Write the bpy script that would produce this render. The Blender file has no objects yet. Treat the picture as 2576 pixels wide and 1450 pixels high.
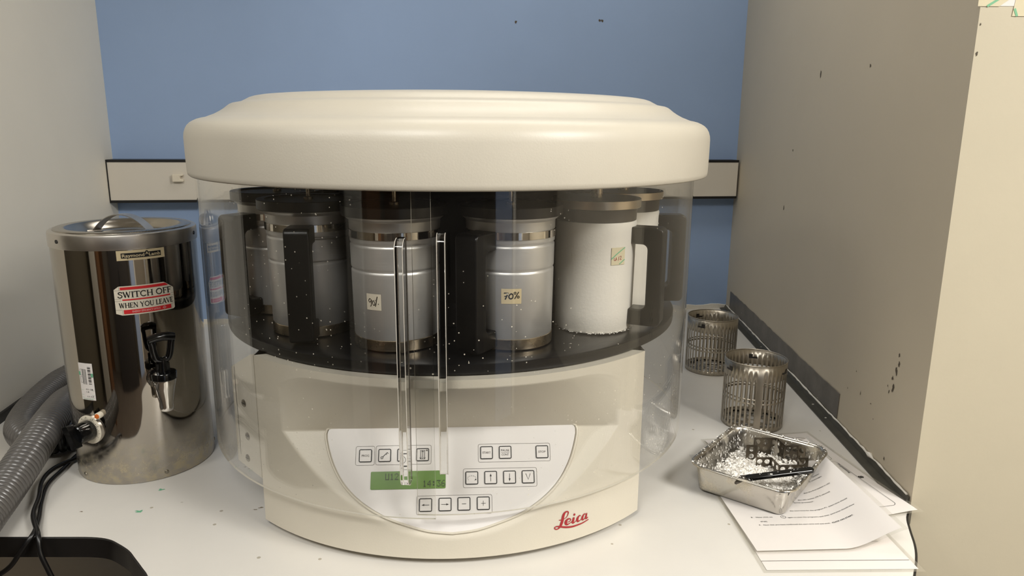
import bpy, bmesh, math, random
from math import sin, cos, pi, radians as R_, sqrt, atan2
from mathutils import Vector, Matrix

random.seed(7)
SC = bpy.context.scene
COL = SC.collection

# ------------------------------------------------------------------ camera
F_PX, PITCH, ROLL, YAW = 1817.17, 0.2190, 0.0074, -0.1481
CAM_LOC = Vector((-0.0838, -1.2249, 0.5600))
r0 = Vector((cos(YAW), sin(YAW), 0))
f0 = Vector((-sin(YAW) * cos(PITCH), cos(YAW) * cos(PITCH), -sin(PITCH)))
u0 = Vector((-sin(YAW) * sin(PITCH), cos(YAW) * sin(PITCH), cos(PITCH)))
rr = cos(ROLL) * r0 + sin(ROLL) * u0
uu = cos(ROLL) * u0 - sin(ROLL) * r0
cd = bpy.data.cameras.new('camera')
cd.sensor_width = 36.0
cd.lens = F_PX / 2576.0 * 36.0
cd.clip_start = 0.02
cam = bpy.data.objects.new('camera', cd)
COL.objects.link(cam)
m = Matrix((rr, uu, -f0)).transposed().to_4x4()
m.translation = CAM_LOC
cam.matrix_world = m
SC.camera = cam

# ------------------------------------------------------------------ world, lamps, exposure
W = bpy.data.worlds.new('world')
SC.world = W
W.use_nodes = True
W.node_tree.nodes['Background'].inputs[0].default_value = (1.0, 0.93, 0.82, 1)
W.node_tree.nodes['Background'].inputs[1].default_value = 0.05
SC.view_settings.view_transform = 'Standard'
SC.view_settings.look = 'None'
SC.view_settings.gamma = 1.0
SC.view_settings.use_curve_mapping = False
SC.view_settings.exposure = 0.09
SC.cycles.transparent_max_bounces = 40
SC.cycles.max_bounces = 8
SC.cycles.diffuse_bounces = 4
SC.cycles.glossy_bounces = 4
SC.cycles.transmission_bounces = 8
SC.cycles.caustics_refractive = False
SC.cycles.caustics_reflective = False

LAMP_COL = (1.0, 0.985, 0.95)
CEIL_Z = 1.62


def area(name, loc, sx, sy, energy, target=None, col=LAMP_COL):
    d = bpy.data.lights.new(name, 'AREA')
    d.shape = 'RECTANGLE'
    d.size, d.size_y, d.energy, d.color = sx, sy, energy, col
    o = bpy.data.objects.new(name, d)
    COL.objects.link(o)
    o.location = loc
    if target is not None:
        o.rotation_euler = (Vector(target) - Vector(loc)).to_track_quat('-Z', 'Y').to_euler()
    return o


LAMPS = [  # ceiling panels, last two added as fill: x, y, size x, size y, watts
    (2.0, -2.4, 0.60, 0.60, 30.0),
    (1.3, -1.6, 0.60, 0.60, 46.0),
    (-0.55, -1.65, 0.60, 0.60, 23.0),
    (0.38, 0.25, 1.20, 0.40, 5.0),  # added to brighten the back wall, no such lamp known
    (-1.6, -1.2, 0.60, 0.60, 9.0),  # added fill from the left, source invented
]
for k, (lx, ly, sx, sy, e) in enumerate(LAMPS):
    area('ceiling_or_fill_lamp', (lx, ly, CEIL_Z - 0.012), sx, sy, e)


# ------------------------------------------------------------------ materials
def lin(c):
    return tuple(((x / 255.0) / 12.92 if x / 255.0 <= 0.04045 else (((x / 255.0) + 0.055) / 1.055) ** 2.4) for x in c)


class NT:
    """small helper around a node tree"""
    def __init__(self, mat):
        mat.use_nodes = True
        self.t = mat.node_tree
        self.n = self.t.nodes
        self.bsdf = self.n.get('Principled BSDF')
        self.out = self.n.get('Material Output')

    def add(self, typ, **kw):
        nd = self.n.new(typ)
        for k, v in kw.items():
            setattr(nd, k, v)
        return nd

    def link(self, a, b):
        self.t.links.new(a, b)

    def coord(self, scale=(1, 1, 1)):
        tc = self.add('ShaderNodeTexCoord')
        mp = self.add('ShaderNodeMapping')
        mp.inputs['Scale'].default_value = scale
        self.link(tc.outputs['Object'], mp.inputs['Vector'])
        return mp.outputs['Vector']

    def noise(self, vec, scale, detail=3.0, rough=0.55):
        nz = self.add('ShaderNodeTexNoise')
        nz.inputs['Scale'].default_value = scale
        nz.inputs['Detail'].default_value = detail
        nz.inputs['Roughness'].default_value = rough
        self.link(vec, nz.inputs['Vector'])
        return nz.outputs['Fac']

    def ramp(self, fac, stops):
        rp = self.add('ShaderNodeValToRGB')
        el = rp.color_ramp.elements
        while len(el) < len(stops):
            el.new(0.5)
        for e, (p, c) in zip(el, stops):
            e.position = p
            e.color = (c[0], c[1], c[2], 1) if not isinstance(c, (int, float)) else (c, c, c, 1)
        self.link(fac, rp.inputs['Fac'])
        return rp.outputs['Color']

    def mix(self, fac, a, b):
        mx = self.add('ShaderNodeMix', data_type='RGBA')
        if hasattr(fac, 'links'):
            self.link(fac, mx.inputs[0])
        else:
            mx.inputs[0].default_value = fac
        for s, v in ((6, a), (7, b)):
            if hasattr(v, 'links'):
                self.link(v, mx.inputs[s])
            else:
                mx.inputs[s].default_value = (v[0], v[1], v[2], 1)
        return mx.outputs[2]

    def math(self, op, a, b=None):
        md = self.add('ShaderNodeMath', operation=op)
        for s, v in ((0, a), (1, b)):
            if v is None:
                continue
            if hasattr(v, 'links'):
                self.link(v, md.inputs[s])
            else:
                md.inputs[s].default_value = v
        return md.outputs[0]

    def bump(self, h, strength, dist):
        b = self.add('ShaderNodeBump')
        b.inputs['Strength'].default_value = strength
        b.inputs['Distance'].default_value = dist
        self.link(h, b.inputs['Height'])
        self.link(b.outputs['Normal'], self.bsdf.inputs['Normal'])

    def specks(self, vec, scale, size, density):
        """0/1 mask of small scattered round flecks"""
        vo = self.add('ShaderNodeTexVoronoi')
        vo.inputs['Scale'].default_value = scale
        self.link(vec, vo.inputs['Vector'])
        near = self.math('LESS_THAN', vo.outputs['Distance'], size)
        sep = self.add('ShaderNodeSeparateColor')
        self.link(vo.outputs['Color'], sep.inputs['Color'])
        pick = self.math('LESS_THAN', sep.outputs['Red'], density)
        return self.math('MULTIPLY', near, pick)


def M(name, rgb, rough=0.5, metal=0.0, mottled=0.0, mscale=12.0, bump=0.0, bscale=300.0, bdist=0.0005, coat=0.0,
      stretch=(1, 1, 1), spec=None, flecks=None, emit=None):
    mt = bpy.data.materials.new(name)
    t = NT(mt)
    c = lin(rgb)
    b = t.bsdf
    b.inputs['Base Color'].default_value = (*c, 1)
    b.inputs['Roughness'].default_value = rough
    b.inputs['Metallic'].default_value = metal
    if spec is not None:
        b.inputs['Specular IOR Level'].default_value = spec
    if coat:
        b.inputs['Coat Weight'].default_value = coat
        b.inputs['Coat Roughness'].default_value = 0.08
    v = t.coord(stretch)
    colour = None
    if mottled:
        n = t.noise(v, mscale, 5.0, 0.6)
        lo = tuple(x * (1 - mottled) for x in c)
        hi = tuple(min(1, x * (1 + mottled * 0.7)) for x in c)
        colour = t.ramp(n, [(0.25, lo), (0.75, hi)])
    else:
        n = t.noise(v, mscale, 3.0, 0.5)
        colour = t.ramp(n, [(0.2, tuple(x * 0.97 for x in c)), (0.8, tuple(min(1, x * 1.02) for x in c))])
    if flecks:
        frgb, fs, fsize, fd = flecks
        vv = t.coord((1, 1, 1))
        colour = t.mix(t.specks(vv, fs, fsize, fd), colour, lin(frgb))
    t.link(colour, b.inputs['Base Color'])
    if bump:
        t.bump(t.noise(v, bscale, 3.0, 0.6), bump, bdist)
    if emit:
        b.inputs['Emission Color'].default_value = (*lin(emit[0]), 1)
        b.inputs['Emission Strength'].default_value = emit[1]
    return mt


def metal(name, rgb, r1, r2, nscale=9.0, stretch=(1, 1, 1), bump=0.0, bscale=200.0, stain=None, bstretch=None):
    """metal whose roughness wanders; stain = (rgb, lo, hi, scale) dull patches"""
    mt = bpy.data.materials.new(name)
    t = NT(mt)
    b = t.bsdf
    b.inputs['Metallic'].default_value = 1.0
    b.inputs['Base Color'].default_value = (*lin(rgb), 1)
    v = t.coord(stretch)
    n = t.noise(v, nscale, 5.0, 0.65)
    t.link(t.ramp(n, [(0.3, r1), (0.7, r2)]), b.inputs['Roughness'])
    if stain:
        n2 = t.noise(t.coord((1, 1, 1)), stain[3], 6.0, 0.7)
        k = t.ramp(n2, [(stain[1], 0.0), (stain[2], 1.0)])
        t.link(t.mix(k, lin(rgb), lin(stain[0])), b.inputs['Base Color'])
        if len(stain) > 4:
            sub = t.math('MULTIPLY', k, stain[4])
            t.link(t.math('SUBTRACT', 1.0, sub), b.inputs['Metallic'])
    if bump:
        t.bump(t.noise(t.coord(bstretch or stretch), bscale, 2.0, 0.5), bump, 0.0003)
    return mt


def acrylic(name, tint=(0.985, 0.985, 0.98), haze=0.012, f_scale=1.0, dirt=True, haze_col=(226, 218, 200)):
    """clear sheet: mirror part follows the facing angle, the rest passes straight through"""
    mt = bpy.data.materials.new(name)
    t = NT(mt)
    t.n.remove(t.bsdf)
    geo = t.add('ShaderNodeNewGeometry')
    dot = t.add('ShaderNodeVectorMath', operation='DOT_PRODUCT')
    t.link(geo.outputs['Normal'], dot.inputs[0])
    t.link(geo.outputs['Incoming'], dot.inputs[1])
    c = t.math('ABSOLUTE', dot.outputs['Value'])
    p = t.math('POWER', t.math('SUBTRACT', 1.0, c), 4.3)
    fr = t.math('MULTIPLY', t.math('ADD', t.math('MULTIPLY', p, 0.96), 0.04), f_scale)
    tr = t.add('ShaderNodeBsdfTransparent')
    tr.inputs[0].default_value = (*tint, 1)
    gl = t.add('ShaderNodeBsdfGlossy')
    gl.inputs['Roughness'].default_value = 0.015
    gl.inputs['Color'].default_value = (1, 1, 1, 1)
    df = t.add('ShaderNodeBsdfDiffuse')
    df.inputs['Color'].default_value = (*lin(haze_col), 1)
    m1 = t.add('ShaderNodeMixShader')
    if dirt:
        v = t.coord((1, 1, 1))
        n = t.noise(v, 7.0, 6.0, 0.7)
        hz = t.math('MULTIPLY', t.ramp(n, [(0.35, 0.25), (0.8, 1.6)]), haze)
        patch = t.ramp(t.noise(v, 5.0, 3.0, 0.5), [(0.47, 0.0), (0.62, 1.0)])
        sp = t.math('MULTIPLY', t.specks(v, 170.0, 0.15, 0.14), patch)
        sp2 = t.specks(v, 60.0, 0.045, 0.06)
        sp = t.math('MULTIPLY', t.math('MAXIMUM', sp, sp2), 0.75)
        t.link(t.math('MAXIMUM', hz, sp), m1.inputs[0])
    else:
        m1.inputs[0].default_value = haze
    t.link(tr.outputs[0], m1.inputs[1])
    t.link(df.outputs[0], m1.inputs[2])
    m2 = t.add('ShaderNodeMixShader')
    t.link(fr, m2.inputs[0])
    t.link(m1.outputs[0], m2.inputs[1])
    t.link(gl.outputs[0], m2.inputs[2])
    t.link(m2.outputs[0], t.out.inputs['Surface'])
    return mt


MT = {}
MT['blue_wall'] = M('blue_wall_paint', (151, 175, 212), 0.65, mottled=0.05, mscale=3, bump=0.12, bscale=160)
MT['left_wall'] = M('lit_grey_wall_paint', (232, 226, 212), 0.6, mottled=0.03, mscale=4, bump=0.12, bscale=160)  # same paint as the right wall, lightened for the light it gets
MT['grey_wall'] = M('warm_grey_wall_paint', (198, 187, 166), 0.6, mottled=0.03, mscale=4, bump=0.12, bscale=160)
MT['cream_wall'] = M('cream_wall_paint', (200, 190, 166), 0.6, mottled=0.03, mscale=5, bump=0.35, bscale=70)
MT['room_wall'] = M('room_wall_paint', (205, 195, 175), 0.7)
MT['rear_wall'] = M('rear_wall_paint', (118, 110, 98), 0.7)
MT['side_wall'] = M('side_wall_paint', (84, 77, 62), 0.7)
MT['blue_panel'] = M('blue_grey_panel', (150, 166, 196), 0.5)
MT['ceiling'] = M('ceiling_paint', (225, 220, 208), 0.8)
MT['floor'] = M('floor_vinyl', (92, 82, 72), 0.5, mottled=0.15, mscale=8)
MT['scuff'] = M('wall_scuff', (84, 75, 62), 0.8)
MT['laminate'] = M('white_laminate', (222, 218, 210), 0.34, mottled=0.04, mscale=6, bump=0.04, bscale=40,
                   flecks=((176, 168, 152), 38.0, 0.10, 0.16))
MT['black_edge'] = M('black_edge_band', (20, 18, 17), 0.4, flecks=((170, 165, 158), 30.0, 0.12, 0.05))
MT['machine'] = M('cream_moulded_plastic', (211, 204, 188), 0.38, bump=0.30, bscale=420, bdist=0.0004)
MT['machine_smooth'] = M('cream_side_plastic', (204, 198, 184), 0.4)
MT['membrane'] = M('pale_membrane_panel', (226, 222, 218), 0.38, bump=0.05, bscale=500)
MT['black_plastic'] = M('black_plastic', (13, 12, 12), 0.34, spec=0.3, flecks=((190, 184, 172), 130.0, 0.12, 0.035))
MT['black_gloss'] = M('glossy_black_plastic', (10, 10, 10), 0.12)
MT['carousel'] = M('black_carousel_plate', (15, 15, 16), 0.30, mottled=0.3, mscale=30,
                   flecks=((200, 194, 180), 110.0, 0.14, 0.06))
MT['lid_dark'] = M('dark_lid_plastic', (38, 35, 32), 0.36)
MT['neck_dark'] = M('dark_grey_neck_plastic', (66, 60, 52), 0.5)
MT['inner_dark'] = M('dark_lift_column_paint', (26, 24, 23), 0.5)
MT['brushed'] = metal('brushed_aluminium', (210, 208, 204), 0.34, 0.46, 30.0, (1, 1, 18), bump=0.10, bscale=90, bstretch=(2, 2, 60))
MT['brushed'].node_tree.nodes['Principled BSDF'].inputs['Metallic'].default_value = 0.68
MT['polished'] = metal('polished_steel_band', (214, 208, 198), 0.05, 0.12)
MT['ring_steel'] = metal('worn_steel_ring', (176, 162, 140), 0.16, 0.34, 25.0)
def urn_metal():
    mt = bpy.data.materials.new('polished_urn_steel')
    t = NT(mt)
    b = t.bsdf
    v = t.coord((1, 1, 1))
    tc = t.add('ShaderNodeTexCoord')
    sep = t.add('ShaderNodeSeparateXYZ')
    t.link(tc.outputs['Object'], sep.inputs[0])
    n1 = t.noise(v, 26.0, 6.0, 0.7)
    wear = t.ramp(t.math('ADD', t.math('MULTIPLY', sep.outputs['Z'], 9.0), t.math('MULTIPLY', n1, 0.55)), [(0.42, 1.0), (1.0, 0.0)])   # limescale left by splashes near the foot
    n2 = t.noise(v, 60.0, 6.0, 0.7)
    film = t.math('MULTIPLY', t.ramp(n2, [(0.45, 0.0), (0.62, 1.0)]), wear)
    t.link(t.mix(film, lin((172, 166, 157)), lin((180, 169, 142))), b.inputs['Base Color'])
    t.link(t.math('SUBTRACT', 1.0, t.math('MULTIPLY', film, 0.5)), b.inputs['Metallic'])
    r = t.ramp(t.noise(v, 10.0, 5.0, 0.6), [(0.3, 0.03), (0.7, 0.08)])
    t.link(t.math('ADD', r, t.math('MULTIPLY', wear, 0.24)), b.inputs['Roughness'])
    return mt


MT['urn_steel'] = urn_metal()
MT['lid_steel'] = metal('dulled_lid_steel', (168, 162, 152), 0.16, 0.30, 14.0)
MT['urn_rim'] = metal('satin_urn_rim', (206, 201, 194), 0.30, 0.40, 12.0)
MT['chrome'] = metal('chrome', (216, 212, 205), 0.05, 0.12)
MT['screw'] = metal('screw_steel', (150, 144, 132), 0.25, 0.4)
MT['wax_white'] = M('white_coated_metal', (232, 227, 216), 0.42, bump=0.35, bscale=260, bdist=0.0006)
MT['rim_alu'] = metal('satin_lid_rim', (190, 176, 156), 0.25, 0.4)
MT['paper'] = M('white_paper', (232, 226, 220), 0.5, coat=0.35)
MT['laminate_film'] = acrylic('clear_laminating_film', (0.93, 0.93, 0.92), 0.12, dirt=False)
MT['label'] = M('off_white_label', (222, 213, 193), 0.5)
MT['label_tan'] = M('cream_label', (205, 188, 150), 0.5)
MT['black_ink'] = M('black_ink', (14, 13, 13), 0.5)
MT['grey_ink'] = M('grey_print', (82, 76, 72), 0.6)
MT['red_print'] = M('red_print', (206, 38, 42), 0.45)
MT['red_logo'] = M('red_script', (160, 22, 32), 0.4)
MT['white_print'] = M('pale_pink_print', (240, 205, 198), 0.5)
MT['green_tape'] = M('green_print_stripe', (120, 184, 140), 0.5)
MT['tape'] = M('cream_masking_tape', (216, 205, 172), 0.55)
MT['lcd'] = M('green_lcd', (92, 128, 52), 0.25, emit=((96, 140, 44), 0.05))
MT['lcd_dark'] = M('dark_lcd_dots', (38, 52, 24), 0.4)
MT['hose'] = M('grey_ribbed_hose', (92, 89, 86), 0.2)
MT['cord'] = M('black_rubber_cord', (15, 14, 14), 0.32)
MT['trunk'] = M('off_white_trunking', (214, 207, 194), 0.45)
MT['trunk_black'] = M('black_trunking_edge', (15, 14, 14), 0.4)
MT['basket'] = metal('dull_basket_steel', (178, 170, 156), 0.28, 0.45, 20.0)
MT['tray'] = metal('worn_tray_steel', (196, 192, 184), 0.14, 0.32, 12.0, stain=((204, 196, 178), 0.52, 0.66, 22.0, 0.5))
MT['divider'] = metal('dull_divider_steel', (120, 112, 100), 0.25, 0.45, 20.0, stain=((226, 222, 212), 0.60, 0.70, 45.0, 1.0))
MT['wax'] = M('white_wax_shavings', (238, 234, 226), 0.45)
MT['plate'] = M('dull_zinc_sheet', (104, 99, 92), 0.45, mottled=0.35, mscale=22, flecks=((178, 170, 156), 60.0, 0.12, 0.06))
MT['angle'] = M('weathered_dark_angle', (68, 66, 58), 0.38, mottled=0.3, mscale=30, flecks=((210, 205, 192), 70.0, 0.16, 0.10))
MT['seal'] = M('white_sealant', (232, 227, 216), 0.6, bump=0.5, bscale=60, bdist=0.002)
MT['orange'] = M('orange_lens', (206, 108, 48), 0.3)
MT['white_plastic'] = M('white_plastic', (226, 216, 196), 0.4)
MT['shield'] = acrylic('clear_acrylic_guard', haze=0.0035, f_scale=0.92)
MT['shield_edge'] = M('bright_acrylic_edge', (208, 202, 188), 0.25)
MT['bar'] = M('clear_acrylic_bar', (250, 250, 248), 0.02)
MT['bar'].node_tree.nodes['Principled BSDF'].inputs['Transmission Weight'].default_value = 1.0
MT['bar'].node_tree.nodes['Principled BSDF'].inputs['IOR'].default_value = 1.45
MT['bar_edge'] = M('pale_edge_glint', (214, 208, 196), 0.2)
MT['foot'] = M('grey_rubber_foot', (70, 68, 64), 0.7)
MT['lamp_panel'] = M('lamp_diffuser', (250, 244, 230), 0.5, emit=((255, 246, 230), 1.0))
MT['fixture'] = M('lamp_frame', (225, 222, 214), 0.5)
MT['door'] = M('brown_wood', (108, 76, 50), 0.5, mottled=0.2, mscale=3, stretch=(6, 6, 0.6))
MT['backdrop'] = M('plain_dark', (48, 44, 42), 0.5)
MT['green_stain'] = M('green_stain', (112, 176, 140), 0.6)
MT['dirt'] = M('brown_dirt', (140, 128, 110), 0.8)


# ------------------------------------------------------------------ mesh building
class MB:
    def __init__(self):
        self.v, self.f, self.m = [], [], []

    def addv(self, pts):
        b = len(self.v)
        self.v.extend([tuple(p) for p in pts])
        return b

    def face(self, idx, mi=0):
        self.f.append(tuple(idx))
        self.m.append(mi)

    def poly(self, pts, mi=0):
        b = self.addv(pts)
        self.face(range(b, b + len(pts)), mi)

    def grid(self, rows, mi=0, close_u=False, flip=False):
        nr, nc = len(rows), len(rows[0])
        b = self.addv([p for r in rows for p in r])
        for i in range(nr - 1):
            for j in range(nc if close_u else nc - 1):
                a, c = b + i * nc + j, b + i * nc + (j + 1) % nc
                q = (a, c, c + nc, a + nc)
                self.face(q[::-1] if flip else q, mi)
        return b

    def lathe(self, prof, n=64, c=(0, 0, 0), mi=0, a0=0.0, a1=None, mis=None):
        """prof: list of (r, z) from bottom to top on the outside"""
        full = a1 is None
        span = 2 * pi if full else a1 - a0
        cnt = n if full else n + 1
        rings = []
        for (r, z) in prof:
            rings.append([(c[0] + r * cos(a0 + span * k / n), c[1] + r * sin(a0 + span * k / n), c[2] + z) for k in range(cnt)])
        b = self.addv([p for rg in rings for p in rg])
        for i in range(len(prof) - 1):
            mm = mis[i] if mis else mi
            for j in range(cnt if full else cnt - 1):
                a, d = b + i * cnt + j, b + i * cnt + (j + 1) % cnt
                self.face((a, d, d + cnt, a + cnt), mm)

    def box(self, lo, hi, mi=0, mat=None):
        x0, y0, z0 = lo
        x1, y1, z1 = hi
        p = [(x0, y0, z0), (x1, y0, z0), (x1, y1, z0), (x0, y1, z0), (x0, y0, z1), (x1, y0, z1), (x1, y1, z1), (x0, y1, z1)]
        if mat is not None:
            p = [tuple(mat @ Vector(q)) for q in p]
        b = self.addv(p)
        for q in ((0, 3, 2, 1), (4, 5, 6, 7), (0, 1, 5, 4), (1, 2, 6, 5), (2, 3, 7, 6), (3, 0, 4, 7)):
            self.face([b + k for k in q], mi)

    def prism(self, outline, z0, z1, mi=0, fmap=None, side_mi=None, caps=(True, True)):
        """outline 2D (ccw); fmap(x, y, z) -> 3D"""
        f = fmap or (lambda x, y, z: (x, y, z))
        n = len(outline)
        b = self.addv([f(x, y, z0) for x, y in outline] + [f(x, y, z1) for x, y in outline])
        if caps[0]:
            self.face([b + k for k in range(n)][::-1], mi)
        if caps[1]:
            self.face([b + n + k for k in range(n)], mi)
        for k in range(n):
            k2 = (k + 1) % n
            self.face((b + k, b + k2, b + n + k2, b + n + k), mi if side_mi is None else side_mi)

    def tube(self, path, rad, n=12, mi=0, caps=True):
        pts = [Vector(p) for p in path]
        rads = rad if isinstance(rad, (list, tuple)) else [rad] * len(pts)
        up = None
        rings = []
        for i, p in enumerate(pts):
            d = (pts[min(i + 1, len(pts) - 1)] - pts[max(i - 1, 0)]).normalized()
            if up is None:
                up = Vector((0, 0, 1)) if abs(d.z) < 0.9 else Vector((1, 0, 0))
            up = (up - d * up.dot(d)).normalized()
            s = d.cross(up)
            rings.append([tuple(p + (up * cos(2 * pi * k / n) + s * sin(2 * pi * k / n)) * rads[i]) for k in range(n)])
        b = self.grid(rings, mi, close_u=True, flip=True)
        if caps:
            self.face([b + k for k in range(n)], mi)
            e = b + (len(pts) - 1) * n
            self.face([e + k for k in range(n)][::-1], mi)

    def ribbon(self, pts, widths, fmap, h=0.0, mi=0, cap=6):
        """flat stroke through 2D pts with per-point width, mapped onto a surface"""
        n = len(pts)
        w = widths if isinstance(widths, (list, tuple)) else [widths] * n
        L, Rr = [], []
        for i in range(n):
            a, c = pts[max(i - 1, 0)], pts[min(i + 1, n - 1)]
            dx, dy = c[0] - a[0], c[1] - a[1]
            l = sqrt(dx * dx + dy * dy) or 1.0
            nx, ny = -dy / l, dx / l
            L.append((pts[i][0] + nx * w[i] / 2, pts[i][1] + ny * w[i] / 2))
            Rr.append((pts[i][0] - nx * w[i] / 2, pts[i][1] - ny * w[i] / 2))
        b = self.addv([fmap(x, y, h) for x, y in L] + [fmap(x, y, h) for x, y in Rr])
        for i in range(n - 1):
            self.face((b + n + i, b + n + i + 1, b + i + 1, b + i), mi)

    def build(self, name, mats, parent=None, smooth=35.0, recalc=True, local=False):
        me = bpy.data.meshes.new(name)
        off = Vector((0, 0, 0))
        if parent is not None and not local:
            p = parent
            while p is not None:
                off += p.location
                p = p.parent
        me.from_pydata([tuple(Vector(q) - off) for q in self.v], [], self.f)
        for mt in (mats if isinstance(mats, (list, tuple)) else [mats]):
            me.materials.append(MT[mt])
        me.polygons.foreach_set('material_index', self.m)
        me.update()
        if recalc:
            bm = bmesh.new()
            bm.from_mesh(me)
            bmesh.ops.remove_doubles(bm, verts=bm.verts, dist=1e-6)
            bmesh.ops.recalc_face_normals(bm, faces=bm.faces)
            bm.to_mesh(me)
            bm.free()
        if smooth:
            me.shade_smooth()
            me.set_sharp_from_angle(angle=R_(smooth))
        o = bpy.data.objects.new(name, me)
        COL.objects.link(o)
        if parent is not None:
            o.parent = parent
        return o


def tag(o, label=None, cat=None, group=None, kind=None):
    if label:
        o['label'] = label
    if cat:
        o['category'] = cat
    if group:
        o['group'] = group
    if kind:
        o['kind'] = kind
    return o


def thing(name, loc, label, cat, group=None, rz=0.0):
    o = bpy.data.objects.new(name, None)
    o.empty_display_size = 0.02
    COL.objects.link(o)
    o.location = loc
    o.rotation_euler = (0, 0, rz)
    return tag(o, label, cat, group)


def copy_tree(o, parent=None):
    c = o.copy()
    COL.objects.link(c)
    if parent is not None:
        c.parent = parent
    for ch in list(o.children):
        copy_tree(ch, c)
    return c


def bevel(o, width, seg=3, angle=40):
    md = o.modifiers.new('bevel', 'BEVEL')
    md.width, md.segments, md.limit_method, md.angle_limit = width, seg, 'ANGLE', R_(angle)
    return o


# surface maps -------------------------------------------------------
def cyl_map(cx, cy, rad, a0, z0, rad_of_z=None):
    def f(u, v, h=0.0):
        a = a0 + u / rad
        rd = (rad_of_z(z0 + v) if rad_of_z else rad) + h
        return (cx + rd * cos(a), cy + rd * sin(a), z0 + v)
    return f


def plane_map(o, eu, ev):
    o, eu, ev = Vector(o), Vector(eu), Vector(ev)
    nn = eu.cross(ev).normalized()
    return lambda u, v, h=0.0: tuple(o + eu * u + ev * v + nn * h)


def rrect(x0, y0, x1, y1, r, n=5):
    pts = []
    for (cx, cy, a) in ((x1 - r, y0 + r, -90), (x1 - r, y1 - r, 0), (x0 + r, y1 - r, 90), (x0 + r, y0 + r, 180)):
        for k in range(n + 1):
            t = R_(a + 90.0 * k / n)
            pts.append((cx + r * cos(t), cy + r * sin(t)))
    return pts


def frame_on(mb, f, x0, y0, x1, y1, r, w, h, mi=0):
    a = rrect(x0, y0, x1, y1, r)
    b = rrect(x0 + w, y0 + w, x1 - w, y1 - w, max(r - w, 0.0003))
    n = len(a)
    s = mb.addv([f(x, y, h) for x, y in a] + [f(x, y, h) for x, y in b])
    for k in range(n):
        k2 = (k + 1) % n
        mb.face((s + k, s + k2, s + n + k2, s + n + k), mi)


def patch(mb, f, x0, x1, vb, vt, h, n=16, mi=0):
    """label patch: columns between vb(u) and vt(u)"""
    cb = vb if callable(vb) else (lambda u: vb)
    ct = vt if callable(vt) else (lambda u: vt)
    us = [x0 + (x1 - x0) * k / n for k in range(n + 1)]
    mb.grid([[f(u, cb(u), h) for u in us], [f(u, ct(u), h) for u in us]], mi)


# lettering from the built-in font ------------------------------------
_tc = {}


def text_geo(body, bold=0.0, shear=0.0):
    key = (body, bold, shear)
    if key in _tc:
        return _tc[key]
    cu = bpy.data.curves.new('lettering', 'FONT')
    cu.body = body
    cu.size = 1.0
    cu.resolution_u = 3
    cu.offset = bold
    cu.shear = shear
    o = bpy.data.objects.new('lettering', cu)
    COL.objects.link(o)
    dg = bpy.context.evaluated_depsgraph_get()
    dg.update()
    ev = o.evaluated_get(dg)
    me = ev.to_mesh()
    vs = [(v.co.x, v.co.y) for v in me.vertices]
    fs = [tuple(p.vertices) for p in me.polygons]
    ev.to_mesh_clear()
    bpy.data.objects.remove(o)
    bpy.data.curves.remove(cu)
    _tc[key] = (vs, fs)
    return vs, fs


def text_on(mb, f, body, x, y, cap, h, width=None, align='l', mi=0, bold=0.0, shear=0.0):
    """cap = capital height; width = fit total width"""
    vs, fs = text_geo(body, bold, shear)
    if not vs:
        return
    ch = 0.70
    s = cap / ch
    x0, x1 = min(v[0] for v in vs), max(v[0] for v in vs)
    sx = s if width is None else width / (x1 - x0)
    wd = sx * (x1 - x0)
    ox = x - (wd / 2 if align == 'c' else (wd if align == 'r' else 0.0))
    b = mb.addv([f(ox + (vx - x0) * sx, y + vy * s, h) for vx, vy in vs])
    for q in fs:
        mb.face([b + k for k in q], mi)


# stroke lettering ------------------------------------------------------
def arc(cx, cy, rx, ry, a0, a1, n=14):
    return [(cx + rx * cos(R_(a0 + (a1 - a0) * k / n)), cy + ry * sin(R_(a0 + (a1 - a0) * k / n))) for k in range(n + 1)]


def smooth_line(pts, n=5):
    """Catmull-Rom through points (any dimension)"""
    out = []
    P = [pts[0]] + list(pts) + [pts[-1]]
    for i in range(1, len(P) - 2):
        for k in range(n):
            t = k / n
            out.append(tuple(0.5 * (2 * b + (c - a) * t + (2 * a - 5 * b + 4 * c - d) * t * t + (3 * b - a - 3 * c + d) * t ** 3)
                             for a, b, c, d in zip(P[i - 1], P[i], P[i + 1], P[i + 2])))
    out.append(tuple(pts[-1]))
    return out


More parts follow.
